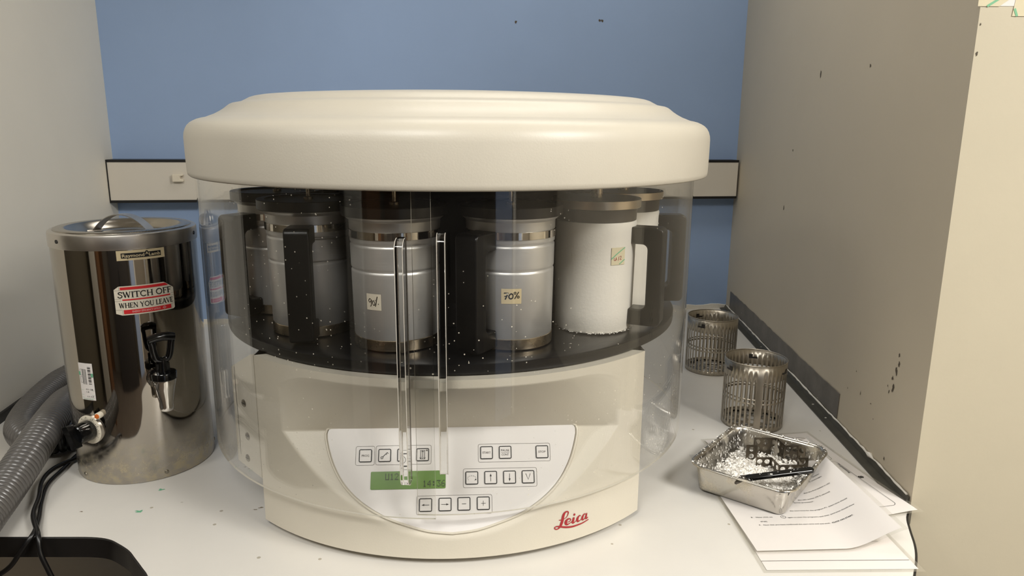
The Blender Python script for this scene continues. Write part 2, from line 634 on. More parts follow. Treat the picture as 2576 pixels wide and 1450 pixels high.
TK, TN, SF = 0.175, 0.075, 0.06
SERIF = {
    'S': (0.66, [(smooth_line([(.56, .74), (.54, .90), (.34, .96), (.14, .88), (.12, .70), (.30, .56), (.48, .44), (.55, .26), (.42, .08), (.22, .04), (.06, .14), (.05, .28)]), 0.14)]),
    'W': (1.06, [([(.08, 1), (.30, .02)], TK), ([(.30, .02), (.50, .92)], TN), ([(.48, 1), (.72, .02)], TK), ([(.72, .02), (.94, 1)], TN), ([(-.03, .97), (.20, .97)], SF), ([(.84, .97), (1.04, .97)], SF)]),
    'I': (0.36, [([(.18, 0), (.18, 1)], TK), ([(.03, .03), (.33, .03)], SF), ([(.03, .97), (.33, .97)], SF)]),
    'T': (0.80, [([(.40, 0), (.40, 1)], TK), ([(.02, .95), (.78, .95)], 0.10), ([(.03, .98), (.0, .74)], SF), ([(.77, .98), (.80, .74)], SF), ([(.24, .03), (.56, .03)], SF)]),
    'C': (0.86, [(arc(.46, .5, .38, .45, 48, 312), 0.14), ([(.72, .98), (.76, .70)], SF), ([(.72, .16), (.82, .24)], SF)]),
    'H': (0.90, [([(.17, 0), (.17, 1)], TK), ([(.73, 0), (.73, 1)], TK), ([(.17, .52), (.73, .52)], TN)] + [([(x - .15, z), (x + .15, z)], SF) for x in (.17, .73) for z in (.03, .97)]),
    'O': (0.98, [(arc(.48, .5, .39, .45, 0, 360, 26), 0.14)]),
    'F': (0.66, [([(.17, 0), (.17, 1)], TK), ([(.03, .96), (.62, .96)], 0.09), ([(.62, .99), (.64, .76)], SF), ([(.17, .53), (.50, .53)], TN), ([(.50, .64), (.50, .42)], SF), ([(.02, .03), (.34, .03)], SF)]),
    'E': (0.70, [([(.17, 0), (.17, 1)], TK), ([(.03, .96), (.60, .96)], 0.09), ([(.60, .99), (.62, .76)], SF), ([(.17, .53), (.50, .53)], TN), ([(.50, .64), (.50, .42)], SF), ([(.03, .04), (.62, .04)], 0.09), ([(.62, .02), (.66, .26)], SF)]),
    'N': (0.90, [([(.15, 0), (.15, 1)], TN), ([(.15, 1), (.74, .02)], TK), ([(.74, 0), (.74, 1)], TN), ([(.02, .97), (.24, .97)], SF), ([(.03, .03), (.28, .03)], SF), ([(.60, .97), (.86, .97)], SF)]),
    'Y': (0.84, [([(.08, 1), (.40, .46)], TK), ([(.40, .46), (.72, 1)], TN), ([(.40, 0), (.40, .5)], TK), ([(-.02, .97), (.22, .97)], SF), ([(.60, .97), (.84, .97)], SF), ([(.25, .03), (.55, .03)], SF)]),
    'U': (0.86, [([(.17, 1), (.17, .32)] + arc(.44, .32, .27, .28, 180, 360, 10) + [(.71, 1)], [TK, TK] + [0.15] * 5 + [0.10] * 6 + [TN]), ([(.02, .97), (.32, .97)], SF), ([(.58, .97), (.84, .97)], SF)]),
    'L': (0.66, [([(.17, 0), (.17, 1)], TK), ([(.03, .04), (.60, .04)], 0.09), ([(.60, .02), (.63, .28)], SF), ([(.02, .97), (.33, .97)], SF)]),
    'A': (0.86, [([(.10, 0), (.40, .98)], TN), ([(.42, 1), (.74, 0)], TK), ([(.20, .34), (.62, .34)], TN), ([(-.02, .03), (.24, .03)], SF), ([(.58, .03), (.88, .03)], SF)]),
    'V': (0.84, [([(.10, 1), (.44, .02)], TK), ([(.44, .02), (.74, 1)], TN), ([(-.04, .97), (.26, .97)], SF), ([(.62, .97), (.86, .97)], SF)]),
    ' ': (0.36, []),
}


def serif_text(mb, f, body, x0, x1, y, cap, h, mi=0):
    tot = sum(SERIF[c][0] for c in body)
    sx = (x1 - x0) / tot
    x = x0
    for ch in body:
        w, st = SERIF[ch]
        for pts, wd in st:
            sc = min(sx, cap)
            ww = [q * sc for q in wd] if isinstance(wd, list) else wd * sc
            mb.ribbon([(x + px * sx, y + py * cap) for px, py in pts], ww, f, h, mi)
        x += w * sx


DOTS = {'U': ('10001',) * 6 + ('11111',), '1': ('00100', '01100', '00100', '00100', '00100', '00100', '01110'),
        '2': ('01110', '10001', '00001', '00010', '00100', '01000', '11111'),
        '4': ('00010', '00110', '01010', '10010', '11111', '00010', '00010'),
        ':': ('00000', '01100', '01100', '00000', '01100', '01100', '00000'),
        '3': ('11111', '00010', '00100', '00010', '00001', '10001', '01110'),
        '6': ('00110', '01000', '10000', '11110', '10001', '10001', '01110')}


# ------------------------------------------------------------------ the setting
XL, YB = -0.8632, 0.8969
RB_, RF = Vector((0.9257, 0.8969, 0)), Vector((0.6701, -0.3196, 0))     # right alcove wall: back and front corner
RD = (RB_ - RF).normalized()
RN = Vector((-RD.y, RD.x, 0))                                        # points into the alcove
FLOOR_Z = -0.90
ROOM_Y, ROOM_X, ROOM_XL = -3.3, 2.6, -2.4
PD = Vector((0.9891, -0.1473, 0)).normalized()                       # run of the pillar face


def structure(o):
    o['kind'] = 'structure'
    return o


def wall(name, a, b, mat, inward, z0=FLOOR_Z, z1=CEIL_Z, th=0.08):
    a, b, n = Vector(a), Vector(b), Vector(inward).normalized()
    mb = MB()
    out = [a, b, b - n * th, a - n * th]
    mb.prism([(p.x, p.y) for p in out], z0, z1)
    return structure(mb.build(name, mat, smooth=0))


w_back = wall('wall_back', (XL - 0.08, YB, 0), (RB_.x + 0.08, YB, 0), 'blue_wall', (0, -1, 0))
w_left = wall('wall_left', (XL, -0.10, 0), (XL, YB, 0), 'left_wall', (1, 0, 0), th=0.10)
PE = RF + PD * 2.0
mbp = MB()
mbp.prism([(RB_.x, RB_.y), (RF.x, RF.y), (RF.x + 0.10, RF.y + 0.40), (RB_.x + 0.10, RB_.y)], FLOOR_Z, CEIL_Z)
w_right = structure(mbp.build('wall_right', 'grey_wall', smooth=0))
mbp = MB()
q0 = RF + RD * 0.001
mbp.prism([(RF.x, RF.y), (PE.x, PE.y), (PE.x + 0.03, PE.y + 0.25), (RF.x + 0.055, RF.y + 0.25)], FLOOR_Z, CEIL_Z)
w_pillar = structure(mbp.build('wall_pillar', 'cream_wall', smooth=0))
wall('wall_rear', (ROOM_XL, ROOM_Y, 0), (ROOM_X, ROOM_Y, 0), 'rear_wall', (0, 1, 0))
wall('wall_side', (ROOM_XL, ROOM_Y, 0), (ROOM_XL, 0.4, 0), 'side_wall', (1, 0, 0))
wall('wall_return', (ROOM_XL, 0.4, 0), (XL - 0.10, 0.4, 0), 'side_wall', (0, -1, 0))
wall('wall_far', (ROOM_X, ROOM_Y, 0), (ROOM_X, -0.2, 0), 'room_wall', (-1, 0, 0))
mb = MB()
mb.box((ROOM_XL - 0.1, ROOM_Y - 0.1, FLOOR_Z - 0.05), (ROOM_X + 0.1, YB + 0.1, FLOOR_Z))
structure(mb.build('floor', 'floor', smooth=0))
mb = MB()
mb.box((ROOM_XL - 0.1, ROOM_Y - 0.1, CEIL_Z), (ROOM_X + 0.1, YB + 0.1, CEIL_Z + 0.05))
structure(mb.build('ceiling', 'ceiling', smooth=0))
mb = MB()
mb.box((-1.95, ROOM_Y + 0.002, FLOOR_Z), (-1.55, ROOM_Y + 0.045, 1.2))
d1 = structure(mb.build('added_door', 'door', smooth=0))  # unseen door, added for a brown strip in the boiler's reflection
for k, (lx, ly, sx, sy, e) in enumerate(LAMPS):
    t = thing('ceiling_or_fill_light', (lx, ly, CEIL_Z), ['square ceiling light panel in the far right of the room',
              'square ceiling light panel right of the worktop', 'square ceiling light panel left of the worktop', 'long added fill panel above the round machine', 'square added fill panel in the left part of the room'][k], 'light')
    mb = MB()
    for (x0, y0, x1, y1) in ((-sx / 2 - .03, -sy / 2 - .03, sx / 2 + .03, -sy / 2), (-sx / 2 - .03, sy / 2, sx / 2 + .03, sy / 2 + .03),
                             (-sx / 2 - .03, -sy / 2, -sx / 2, sy / 2), (sx / 2, -sy / 2, sx / 2 + .03, sy / 2)):
        mb.box((lx + x0, ly + y0, CEIL_Z - 0.02), (lx + x1, ly + y1, CEIL_Z))
    mb.build('frame', 'fixture', t, smooth=0)
    mb = MB()
    mb.box((lx - sx / 2, ly - sy / 2, CEIL_Z - 0.006), (lx + sx / 2, ly + sy / 2, CEIL_Z))
    mb.build('diffuser', 'lamp_panel', t, smooth=0)
t = thing('backdrop', (-0.45, ROOM_Y + 0.3, FLOOR_Z), 'added tall dark cupboard against the rear wall of the room', 'backdrop')  # unseen, added so the polished steel mirrors something dark
mb = MB()
mb.box((-0.95, ROOM_Y + 0.005, FLOOR_Z), (0.35, ROOM_Y + 0.5, 1.25))
mb.build('body', 'backdrop', t, smooth=0)
mb = MB()
mb.box((-0.32, ROOM_Y + 0.5, -0.1), (-0.29, ROOM_Y + 0.53, 0.1))
mb.build('handle', 'chrome', t, smooth=0)
t = thing('prop', (-1.75, -2.2, FLOOR_Z), 'added tall cream cabinet with a wooden side, in the rear left of the room', 'prop')  # unseen, added as cream and brown stripes mirrored in the boiler
mb = MB()
mb.box((-2.05, -2.45, FLOOR_Z), (-1.62, -1.98, 1.2))
mb.build('body', 'ceiling', t, smooth=0)
mb = MB()
mb.box((-1.60, -2.40, FLOOR_Z), (-1.50, -2.00, 1.15))
mb.build('side_panel', 'door', t, smooth=0)
t = thing('filler', (0.75, -2.9, FLOOR_Z), 'added pale blue partition panel in the rear right of the room', 'filler')  # unseen, added for the blue stripe in the boiler's reflection
mb = MB()
mb.box((0.62, -2.95, FLOOR_Z), (0.98, -2.90, 1.1))
mb.build('panel', 'blue_panel', t, smooth=0)
mb = MB()
mb.box((1.00, -2.96, FLOOR_Z), (1.06, -2.89, 1.15))
mb.build('post', 'ceiling', t, smooth=0)


def blob(mb, f, x, y, rx, ry, h, n=11, mi=0, rag=0.35):
    pts = []
    for k in range(n):
        a = 2 * pi * k / n
        q = 1 + random.uniform(-rag, rag)
        pts.append(f(x + rx * q * cos(a), y + ry * q * sin(a), h))
    mb.poly(pts, mi)


# scuffs and chips on the walls
fR = plane_map(RF, -(-RD), (0, 0, 1))
fR = lambda u, v, h=0.0: tuple(RF + RD * u + RN * h + Vector((0, 0, v)))
for (s, z, a, b) in ((0.5753, 0.6737, .0035, .009), (0.3278, 0.6714, .0025, .003), (0.7125, 0.5128, .002, .003), (0.7422, 0.375, .003, .006)):
    mb = MB()
    blob(mb, fR, s, z, a, b, 0.0006)
    mb.build('scuff_mark', 'scuff', w_right, smooth=0)
mb = MB()
for (s, z, a, b) in ((0.0931, .2098, .005, .006), (.0905, .196, .006, .008), (.096, .183, .006, .012), (.105, .168, .006, .009), (.100, .152, .007, .012), (.112, .142, .004, .008), (.118, .150, .002, .003)):
    blob(mb, fR, s, z, a * .45, b * .5, 0.0006, rag=0.55)
mb.build('scuff_mark', 'scuff', w_right, smooth=0)
for (s, z, a, b) in ((.2408, .1322, .004, .005), (.2144, .1002, .003, .008), (.17, .098, .003, .003), (.155, .076, .002, .003), (.27, .09, .0015, .003), (.10, .03, .004, .006)):
    mb = MB()
    blob(mb, fR, s, z, a * .45, b * .5, 0.0006, rag=0.55)
    mb.build('scuff_mark', 'scuff', w_right, smooth=0)
fB = lambda u, v, h=0.0: (u, YB - h, v)
for (x, z) in ((.2374, .85), (.4805, .8598), (.4875, .8592)):
    mb = MB()
    blob(mb, fB, x, z, .003, .0035, 0.0006)
    mb.build('scuff_mark', 'scuff', w_back, smooth=0)
fP = lambda u, v, h=0.0: tuple(RF + PD * u + Vector((PD.y, -PD.x, 0)) * h + Vector((0, 0, v)))
for (u, z, a, b) in ((.0035, .660, .0014, .0024), (.0030, .697, .0008, .0016)):
    mb = MB()
    blob(mb, fP, u, z, a, b, 0.0006)
    mb.build('scuff_mark', 'scuff', w_pillar, smooth=0)

# sealed strip below the blue paint
mb = MB()
n = 70
rows = []
for k in range(n + 1):
    x = XL + (RB_.x - XL) * k / n
    zt = 0.012 + random.uniform(-0.003, 0.003)
    rows.append([(x, YB - 0.004, 0.0), (x, YB - 0.004, zt), (x, YB, zt + 0.001)])
mb.grid(rows)
structure(mb.build('trim_1', 'seal', smooth=0))
# dark angle along the foot of the right wall
mb = MB()
lo = RF + RN * 0.001
for k, (u0, u1) in enumerate([(0.004, 1.235)]):
    pr = [(0.0, 0.0), (0.020, 0.0), (0.020, 0.002), (0.006, 0.004), (0.003, 0.012), (0.0, 0.012)]
    rows = []
    for u in (u0, u1):
        rows.append([tuple(RF + RD * u + RN * (0.001 + a) + Vector((0, 0, b))) for a, b in pr])
    mb.grid(rows, 0, close_u=True)
    for rw in rows:
        mb.poly(rw)
structure(mb.build('trim_2', 'angle', smooth=0))
# ragged sealant bead along its top
mb = MB()
path, rad = [], []
for k in range(90):
    u = 0.01 + 1.21 * k / 89
    path.append(tuple(RF + RD * u + RN * 0.003 + Vector((0, 0, 0.013 + random.uniform(-0.0008, 0.0012)))))
    rad.append(0.0016 + random.uniform(-0.0005, 0.0007) + (0.0032 if abs(u - 0.145) < 0.008 else 0))
mb.tube(path, rad, 8)
structure(mb.build('trim_3', 'seal'))
# dark strip along the foot of the left wall
mb = MB()
mb.box((XL, -0.22, 0.0), (XL + 0.006, YB, 0.018))
structure(mb.build('trim_4', 'trunk_black', smooth=0))
# galvanised sheet on the right wall
mb = MB()
n = 40
top = []
for k in range(n + 1):
    u = 0.300 + (1.19 - 0.300) * k / n
    top.append((u, 0.0655 + random.uniform(-0.0012, 0.0012)))
outl = [(1.19, 0.016), (0.302, 0.016)][::-1]
out2 = [(0.302, 0.016), (1.19, 0.016)] + top[::-1]
b = mb.addv([fR(u, v, 0.002) for u, v in out2] + [fR(u, v, 0.0) for u, v in out2])
n2 = len(out2)
mb.face(range(b, b + n2))
for k in range(n2):
    k2 = (k + 1) % n2
    mb.face((b + k, b + k2, b + n2 + k2, b + n2 + k))
structure(mb.build('trim_5', 'plate', smooth=0))

# ------------------------------------------------------------------ worktop
wt = thing('worktop', (0, 0, 0), 'white laminate worktop with black front edge, under the round machine', 'worktop')
edge_left = smooth_line([(-0.863, -0.201), (-0.74, -0.217), (-0.65, -0.229), (-0.569, -0.240), (-0.525, -0.2465), (-0.500, -0.255),
                         (-0.4817, -0.2690), (-0.462, -0.288), (-0.448, -0.3072), (-0.432, -0.330), (-0.4182, -0.3506), (-0.402, -0.385), (-0.385, -0.425), (-0.365, -0.450), (-0.33, -0.468), (-0.28, -0.478)], 4)
edge_front = [(-0.1, -0.497), (0.1, -0.517), (0.3, -0.533), (0.44, -0.538)]
edge_right = smooth_line([(0.49, -0.530), (0.530, -0.505), (0.560, -0.473), (0.5843, -0.4431), (0.6018, -0.4167), (0.6198, -0.3835), (0.640, -0.350), (0.6695, -0.3196)], 4)
outline = edge_left + edge_front + edge_right + [(RB_.x, RB_.y), (XL, YB)]
front_line = edge_left + edge_front + edge_right
mb = MB()
mb.prism(outline, -0.028, 0.0, 0)
mb.build('surface', 'laminate', wt, smooth=0)
mb = MB()
rows = []
for i, (x, y) in enumerate(front_line):
    a, c = front_line[max(i - 1, 0)], front_line[min(i + 1, len(front_line) - 1)]
    dx, dy = c[0] - a[0], c[1] - a[1]
    l = sqrt(dx * dx + dy * dy)
    nx, ny = dy / l, -dx / l
    rows.append([(x, y, -0.0292), (x + nx * .003, y + ny * .003, -0.0292), (x + nx * .003, y + ny * .003, -0.0001), (x + nx * .0026, y + ny * .0026, 0.0003), (x, y, 0.0003)])
mb.grid(rows)
mb.build('edge_band', 'black_edge', wt, smooth=40)
# stains lying in the worktop surface
fW = lambda u, v, h=0.0: (u, v, h)
for (x, y, a, b) in ((-0.474, -0.118, .008, .003), (-0.484, -0.182, .009, .003)):
    mb = MB()
    blob(mb, fW, x, y, a * .6, b, 0.0003, rag=0.6)
    mb.build('green_stain', 'green_stain', wt, smooth=0)
for (x, y, a) in ((-0.36, -0.055, .003), (-0.352, -0.062, .002), (-0.43, -0.163, .0015), (-0.315, -0.20, .003), (-0.307, -0.195, .004), (-0.285, -0.173, .003), (-0.30, -0.185, .003), (-0.568, -0.172, .0025)):
    mb = MB()
    blob(mb, fW, x, y, a, a * .4, 0.0003, rag=0.6)
    mb.build('dirt_mark', 'dirt', wt, smooth=0)

# ------------------------------------------------------------------ wall trunking
tr = thing('wall_trunking', (0, YB, 0.40), 'off white cable trunking with black edges along the blue wall', 'trunking')
TY = YB - 0.051
mb = MB()
mb.box((XL + 0.002, TY, 0.3610), (RB_.x - 0.017, YB - 0.001, 0.4625))
bevel(mb.build('cover', 'trunk', tr, smooth=0), 0.001)
mb = MB()
mb.box((XL + 0.002, TY - 0.001, 0.4625), (RB_.x - 0.016, YB - 0.001, 0.4690))
mb.build('edge_strip', 'trunk_black', tr, smooth=0)
mb = MB()
mb.box((XL + 0.002, TY - 0.001, 0.3545), (RB_.x - 0.016, YB - 0.001, 0.3610))
mb.build('edge_strip', 'trunk_black', tr, smooth=0)
mb = MB()
mb.box((XL + 0.0005, TY - 0.0015, 0.3545), (XL + 0.003, TY + 0.02, 0.4690))
mb.build('end_strip', 'trunk_black', tr, smooth=0)
mb = MB()
mb.prism([(-.0135, -.010), (.0135, -.010), (.0135, -.003), (.006, -.002), (.006, .004), (.0135, .006), (.0135, .010), (-.0135, .010)], 0, 0.014,
         fmap=lambda x, y, z: (-0.683 + x, TY - z, 0.4210 + y))
bevel(mb.build('cable_clip', 'white_plastic', tr, smooth=0), 0.0015)

# ------------------------------------------------------------------ the tissue processor
TP = thing('tissue_processor', (0, 0, 0), 'large round cream laboratory machine with clear guard and domed lid on the white worktop', 'machine')
FA = R_(-5.0)                                       # the front is turned a little to the left
RZ = Matrix.Rotation(FA, 4, 'Z')


def loc(x, y, z):
    return tuple(RZ @ Vector((x, y, z)))


# lid
mb = MB()
mb.lathe([(0.0, 0.503), (0.397, 0.503), (0.401, 0.4905), (0.4035, 0.4885), (0.4070, 0.4885), (0.4092, 0.4905), (0.4100, 0.496), (0.4105, 0.520), (0.4105, 0.543),
          (0.4098, 0.5490), (0.4080, 0.5548), (0.4050, 0.5600), (0.4010, 0.5638), (0.3965, 0.5665), (0.3910, 0.5690), (0.3850, 0.5706), (0.3795, 0.5716),
          (0.3775, 0.5724), (0.3740, 0.5738), (0.3676, 0.5762), (0.3600, 0.5802), (0.3533, 0.5845), (0.3490, 0.5880), (0.3455, 0.5905), (0.3420, 0.5920), (0.3340, 0.5935),
          (0.3300, 0.5942), (0.3272, 0.5956), (0.3225, 0.5980), (0.3174, 0.6007), (0.3120, 0.6024), (0.3059, 0.6035), (0.2950, 0.6045), (0.2743, 0.6058), (0.2151, 0.6089), (0.12, 0.6115), (0.0, 0.6125)], 160)
mb.build('lid', 'machine', TP, smooth=50)
mb = MB()
mb.lathe([(0.0, 0.4955), (0.340, 0.4955), (0.345, 0.498), (0.345, 0.5025), (0.0, 0.5025)], 96)
mb.build('lift_plate', 'inner_dark', TP)
# column in the middle that carries the lid
mb = MB()
mb.lathe([(0.196, 0.272), (0.196, 0.30), (0.190, 0.306), (0.190, 0.464), (0.196, 0.470), (0.196, 0.4955)], 80)
mb.build('lift_column', 'inner_dark', TP)
# carousel
mb = MB()
mb.lathe([(0.0, 0.2560), (0.366, 0.2560), (0.3695, 0.2580), (0.3700, 0.2610), (0.3696, 0.2640), (0.3700, 0.2665), (0.3700, 0.2708), (0.3680, 0.2720), (0.345, 0.2720), (0.344, 0.2712), (0.0, 0.2712)], 140)
mb.build('carousel', 'carousel', TP)

# lower body: sculpted front
BR = 0.382
ZB0, ZB1 = 0.010, 0.2555
HA = R_(44.8)
PK, PZ0, PZ1 = 0.62, 0.038, 0.160
Y_PT = -BR + (PZ1 - PZ0) * PK


def smax(a, b, k):
    h = max(k - abs(a - b), 0.0) / k
    return max(a, b) + h * h * k * 0.25


def front_y(x, z):
    yo = -sqrt(max(BR * BR - x * x, 0.0))
    ax = abs(x)
    ztop = 0.2440 - (0.0 if ax < 0.170 else 0.030 * (1 - sqrt(max(0.0, 1 - min(1.0, (ax - 0.170) / 0.060) ** 2))))
    if z >= ztop:
        return yo
    if z <= PZ1:
        yr = -BR + (z - PZ0) * PK
    else:
        s = (z - PZ1) / (ztop - PZ1)
        yr = Y_PT + (yo - Y_PT) * s
        if yo > Y_PT:
            yr = yo - 0.01
    return smax(yo, yr, 0.0014)


mb = MB()
NX, zs = 260, []
z = ZB0
zs = [ZB0 + (ZB1 - ZB0) * k / 200 for k in range(201)]
rows = []
for z in zs:
    row = []
    for k in range(NX + 1):
        a = -HA + 2 * HA * k / NX
        x = BR * sin(a)
        row.append(loc(x, front_y(x, z), z))
    rows.append(row)
mb.grid(rows)
mb.build('front_body', 'machine', TP, smooth=50)
mb = MB()
cx_, cy_ = BR * sin(HA), -BR * cos(HA)
plan = [(cx_, cy_), (0.262, -0.10), (0.250, 0.14), (0.18, 0.27), (-0.18, 0.27), (-0.250, 0.14), (-0.262, -0.10), (-cx_, cy_)]
b = mb.addv([loc(x, y, ZB0) for x, y in plan] + [loc(x, y, ZB1) for x, y in plan])
k = len(plan)
for i in range(k - 1):
    mb.face((b + i, b + i + 1, b + k + i + 1, b + k + i))
top = [loc(BR * sin(-HA + 2 * HA * i / 40), -BR * cos(-HA + 2 * HA * i / 40), ZB1) for i in range(41)]
mb.poly([loc(x, y, ZB1) for x, y in plan[1:-1]][::-1] + top)
bot = [loc(BR * sin(-HA + 2 * HA * i / 40), -BR * cos(-HA + 2 * HA * i / 40), ZB0) for i in range(41)]
mb.poly([loc(x, y, ZB0) for x, y in plan[1:-1]][::-1] + bot)
mb.build('rear_body', 'machine_smooth', TP, smooth=0)
for (x, y) in ((0.22, -0.22), (-0.22, -0.22), (0.17, 0.22), (-0.17, 0.22)):
    mb = MB()
    px, py, _ = loc(x, y, 0)
    mb.lathe([(0.0, 0.0), (0.018, 0.0), (0.02, 0.003), (0.02, 0.0102), (0.0, 0.0102)], 20, (px, py, 0))
    mb.build('foot', 'foot', TP)
# side wings carrying the shield track, with three screws
A_, B_ = Vector((-0.2935, -0.2440, 0)), Vector((-0.3345, -0.1960, 0))


def wing(mirror):
    d = (B_ - A_)
    dl = d.length
    dn = d.normalized()
    nn = Vector((-dn.y, dn.x, 0))
    if nn.dot(Vector((-1, -1, 0))) < 0:
        nn = -nn

    def f(u, v, h=0.0):
        p = A_ + dn * u + nn * h + Vector((0, 0, v))
        if mirror:
            q = RZ.inverted() @ p
            p = RZ @ Vector((-q.x, q.y, q.z))
        return tuple(p)
    mb = MB()
    ol = [(0.0, 0.0725), (dl, 0.0800), (dl, 0.2240), (0.006, 0.2545), (0.0, 0.2545)]
    mb.prism(ol, -0.006, 0.0, fmap=f)
    w = mb.build('side_panel', 'machine_smooth', TP, smooth=0)
    mb = MB()
    mb.ribbon([(dl - 0.009, 0.092), (dl - 0.009, 0.2260)], 0.0009, f, 0.0003)
    mb.build('panel_seam', 'grey_ink', w, smooth=0)
    for (u, v) in ((0.0345, 0.1760), (0.0310, 0.1270), (0.0350, 0.0920)):
        mb = MB()
        c = f(u, v, 0)
        e = Vector(f(u, v, 1)) - Vector(c)
        q = e.to_track_quat('Z', 'Y').to_matrix()
        pts = []
        prof = [(0.0056, 0.0), (0.0056, 0.0006), (0.0046, 0.0012), (0.0001, 0.0013)]
        rings = [[tuple(Vector(c) + q @ Vector((r * cos(2 * pi * i / 18), r * sin(2 * pi * i / 18), hh))) for i in range(18)] for r, hh in prof]
        mb.grid(rings, 0, close_u=True)
        s2 = mb.addv([tuple(Vector(c) + q @ Vector((sx * .0043, sy * .0006, .0014))) for sx, sy in ((-1, -1), (1, -1), (1, 1), (-1, 1))])
        mb.face(range(s2, s2 + 4), 1)
        mb.build('screw', ['screw', 'black_ink'], w)


wing(False)

# control panel on the sloping recess
sl = sqrt(1 + PK * PK)
PO = Vector(loc(0, -BR, PZ0))
EU = RZ.to_3x3() @ Vector((1, 0, 0))
EV = RZ.to_3x3() @ Vector((0, PK / sl, 1 / sl))
PM0 = plane_map(PO, EU, EV)
PM = lambda u, v, h=0.0: PM0(u, v, h + 0.0012)
half = [(0.0, 0.0085), (0.032, 0.0122), (0.064, 0.0218), (0.088, 0.0310), (0.109, 0.0430), (0.1285, 0.0585), (0.1440, 0.0765), (0.1555, 0.0970), (0.1628, 0.1170), (0.1668, 0.1330)]
right = smooth_line(half, 4) + [(0.1672, 0.1400), (0.1655, 0.1440), (0.1610, 0.1462)]
mem = right + [(-x, y) for x, y in right[::-1]][:-1]
mb = MB()
mb.poly([PM(x, y, 0.0006) for x, y in mem])
mb.prism(mem, -0.0012, 0.0006, fmap=lambda x, y, z: PM(x, y, z), caps=(False, False))
cp = mb.build('control_panel', 'membrane', TP, smooth=0)
# raised lip round the panel
mb = MB()
pl = [PM(x * 1.016, y if y > 0.14 else (y - 0.0012), 0.0004) for x, y in mem]
mb.tube(pl + [pl[0]], 0.0016, 8)
mb.build('panel_lip', 'machine', cp)
H1 = 0.0010
# frames
mb = MB()
for (x0, y0, x1, y1) in ((-0.1288, 0.0957, -0.1036, 0.1208), (-0.1022, 0.0957, -0.0285, 0.1210), (0.0342, 0.0967, 0.1316, 0.1208), (0.0140, 0.0640, 0.1124, 0.0888), (-0.0470, 0.0310, 0.0520, 0.0552)):
    frame_on(mb, PM, x0, y0, x1, y1, 0.0026, 0.00035, H1)
mb.build('printed_frame', 'grey_ink', cp, smooth=0)


def arrow(mb, x, y, dx, dy, l, hw, w, h, mi):
    nx, ny = -dy, dx
    mb.ribbon([(x - dx * l / 2, y - dy * l / 2), (x + dx * l / 2, y + dy * l / 2)], w, PM, h, mi)
    tx, ty = x + dx * l / 2, y + dy * l / 2
    mb.poly([PM(tx, ty, h), PM(tx - dx * hw * 2.4 + nx * hw, ty - dy * hw * 2.4 + ny * hw, h), PM(tx - dx * hw * 2.4 - nx * hw, ty - dy * hw * 2.4 - ny * hw, h)], mi)


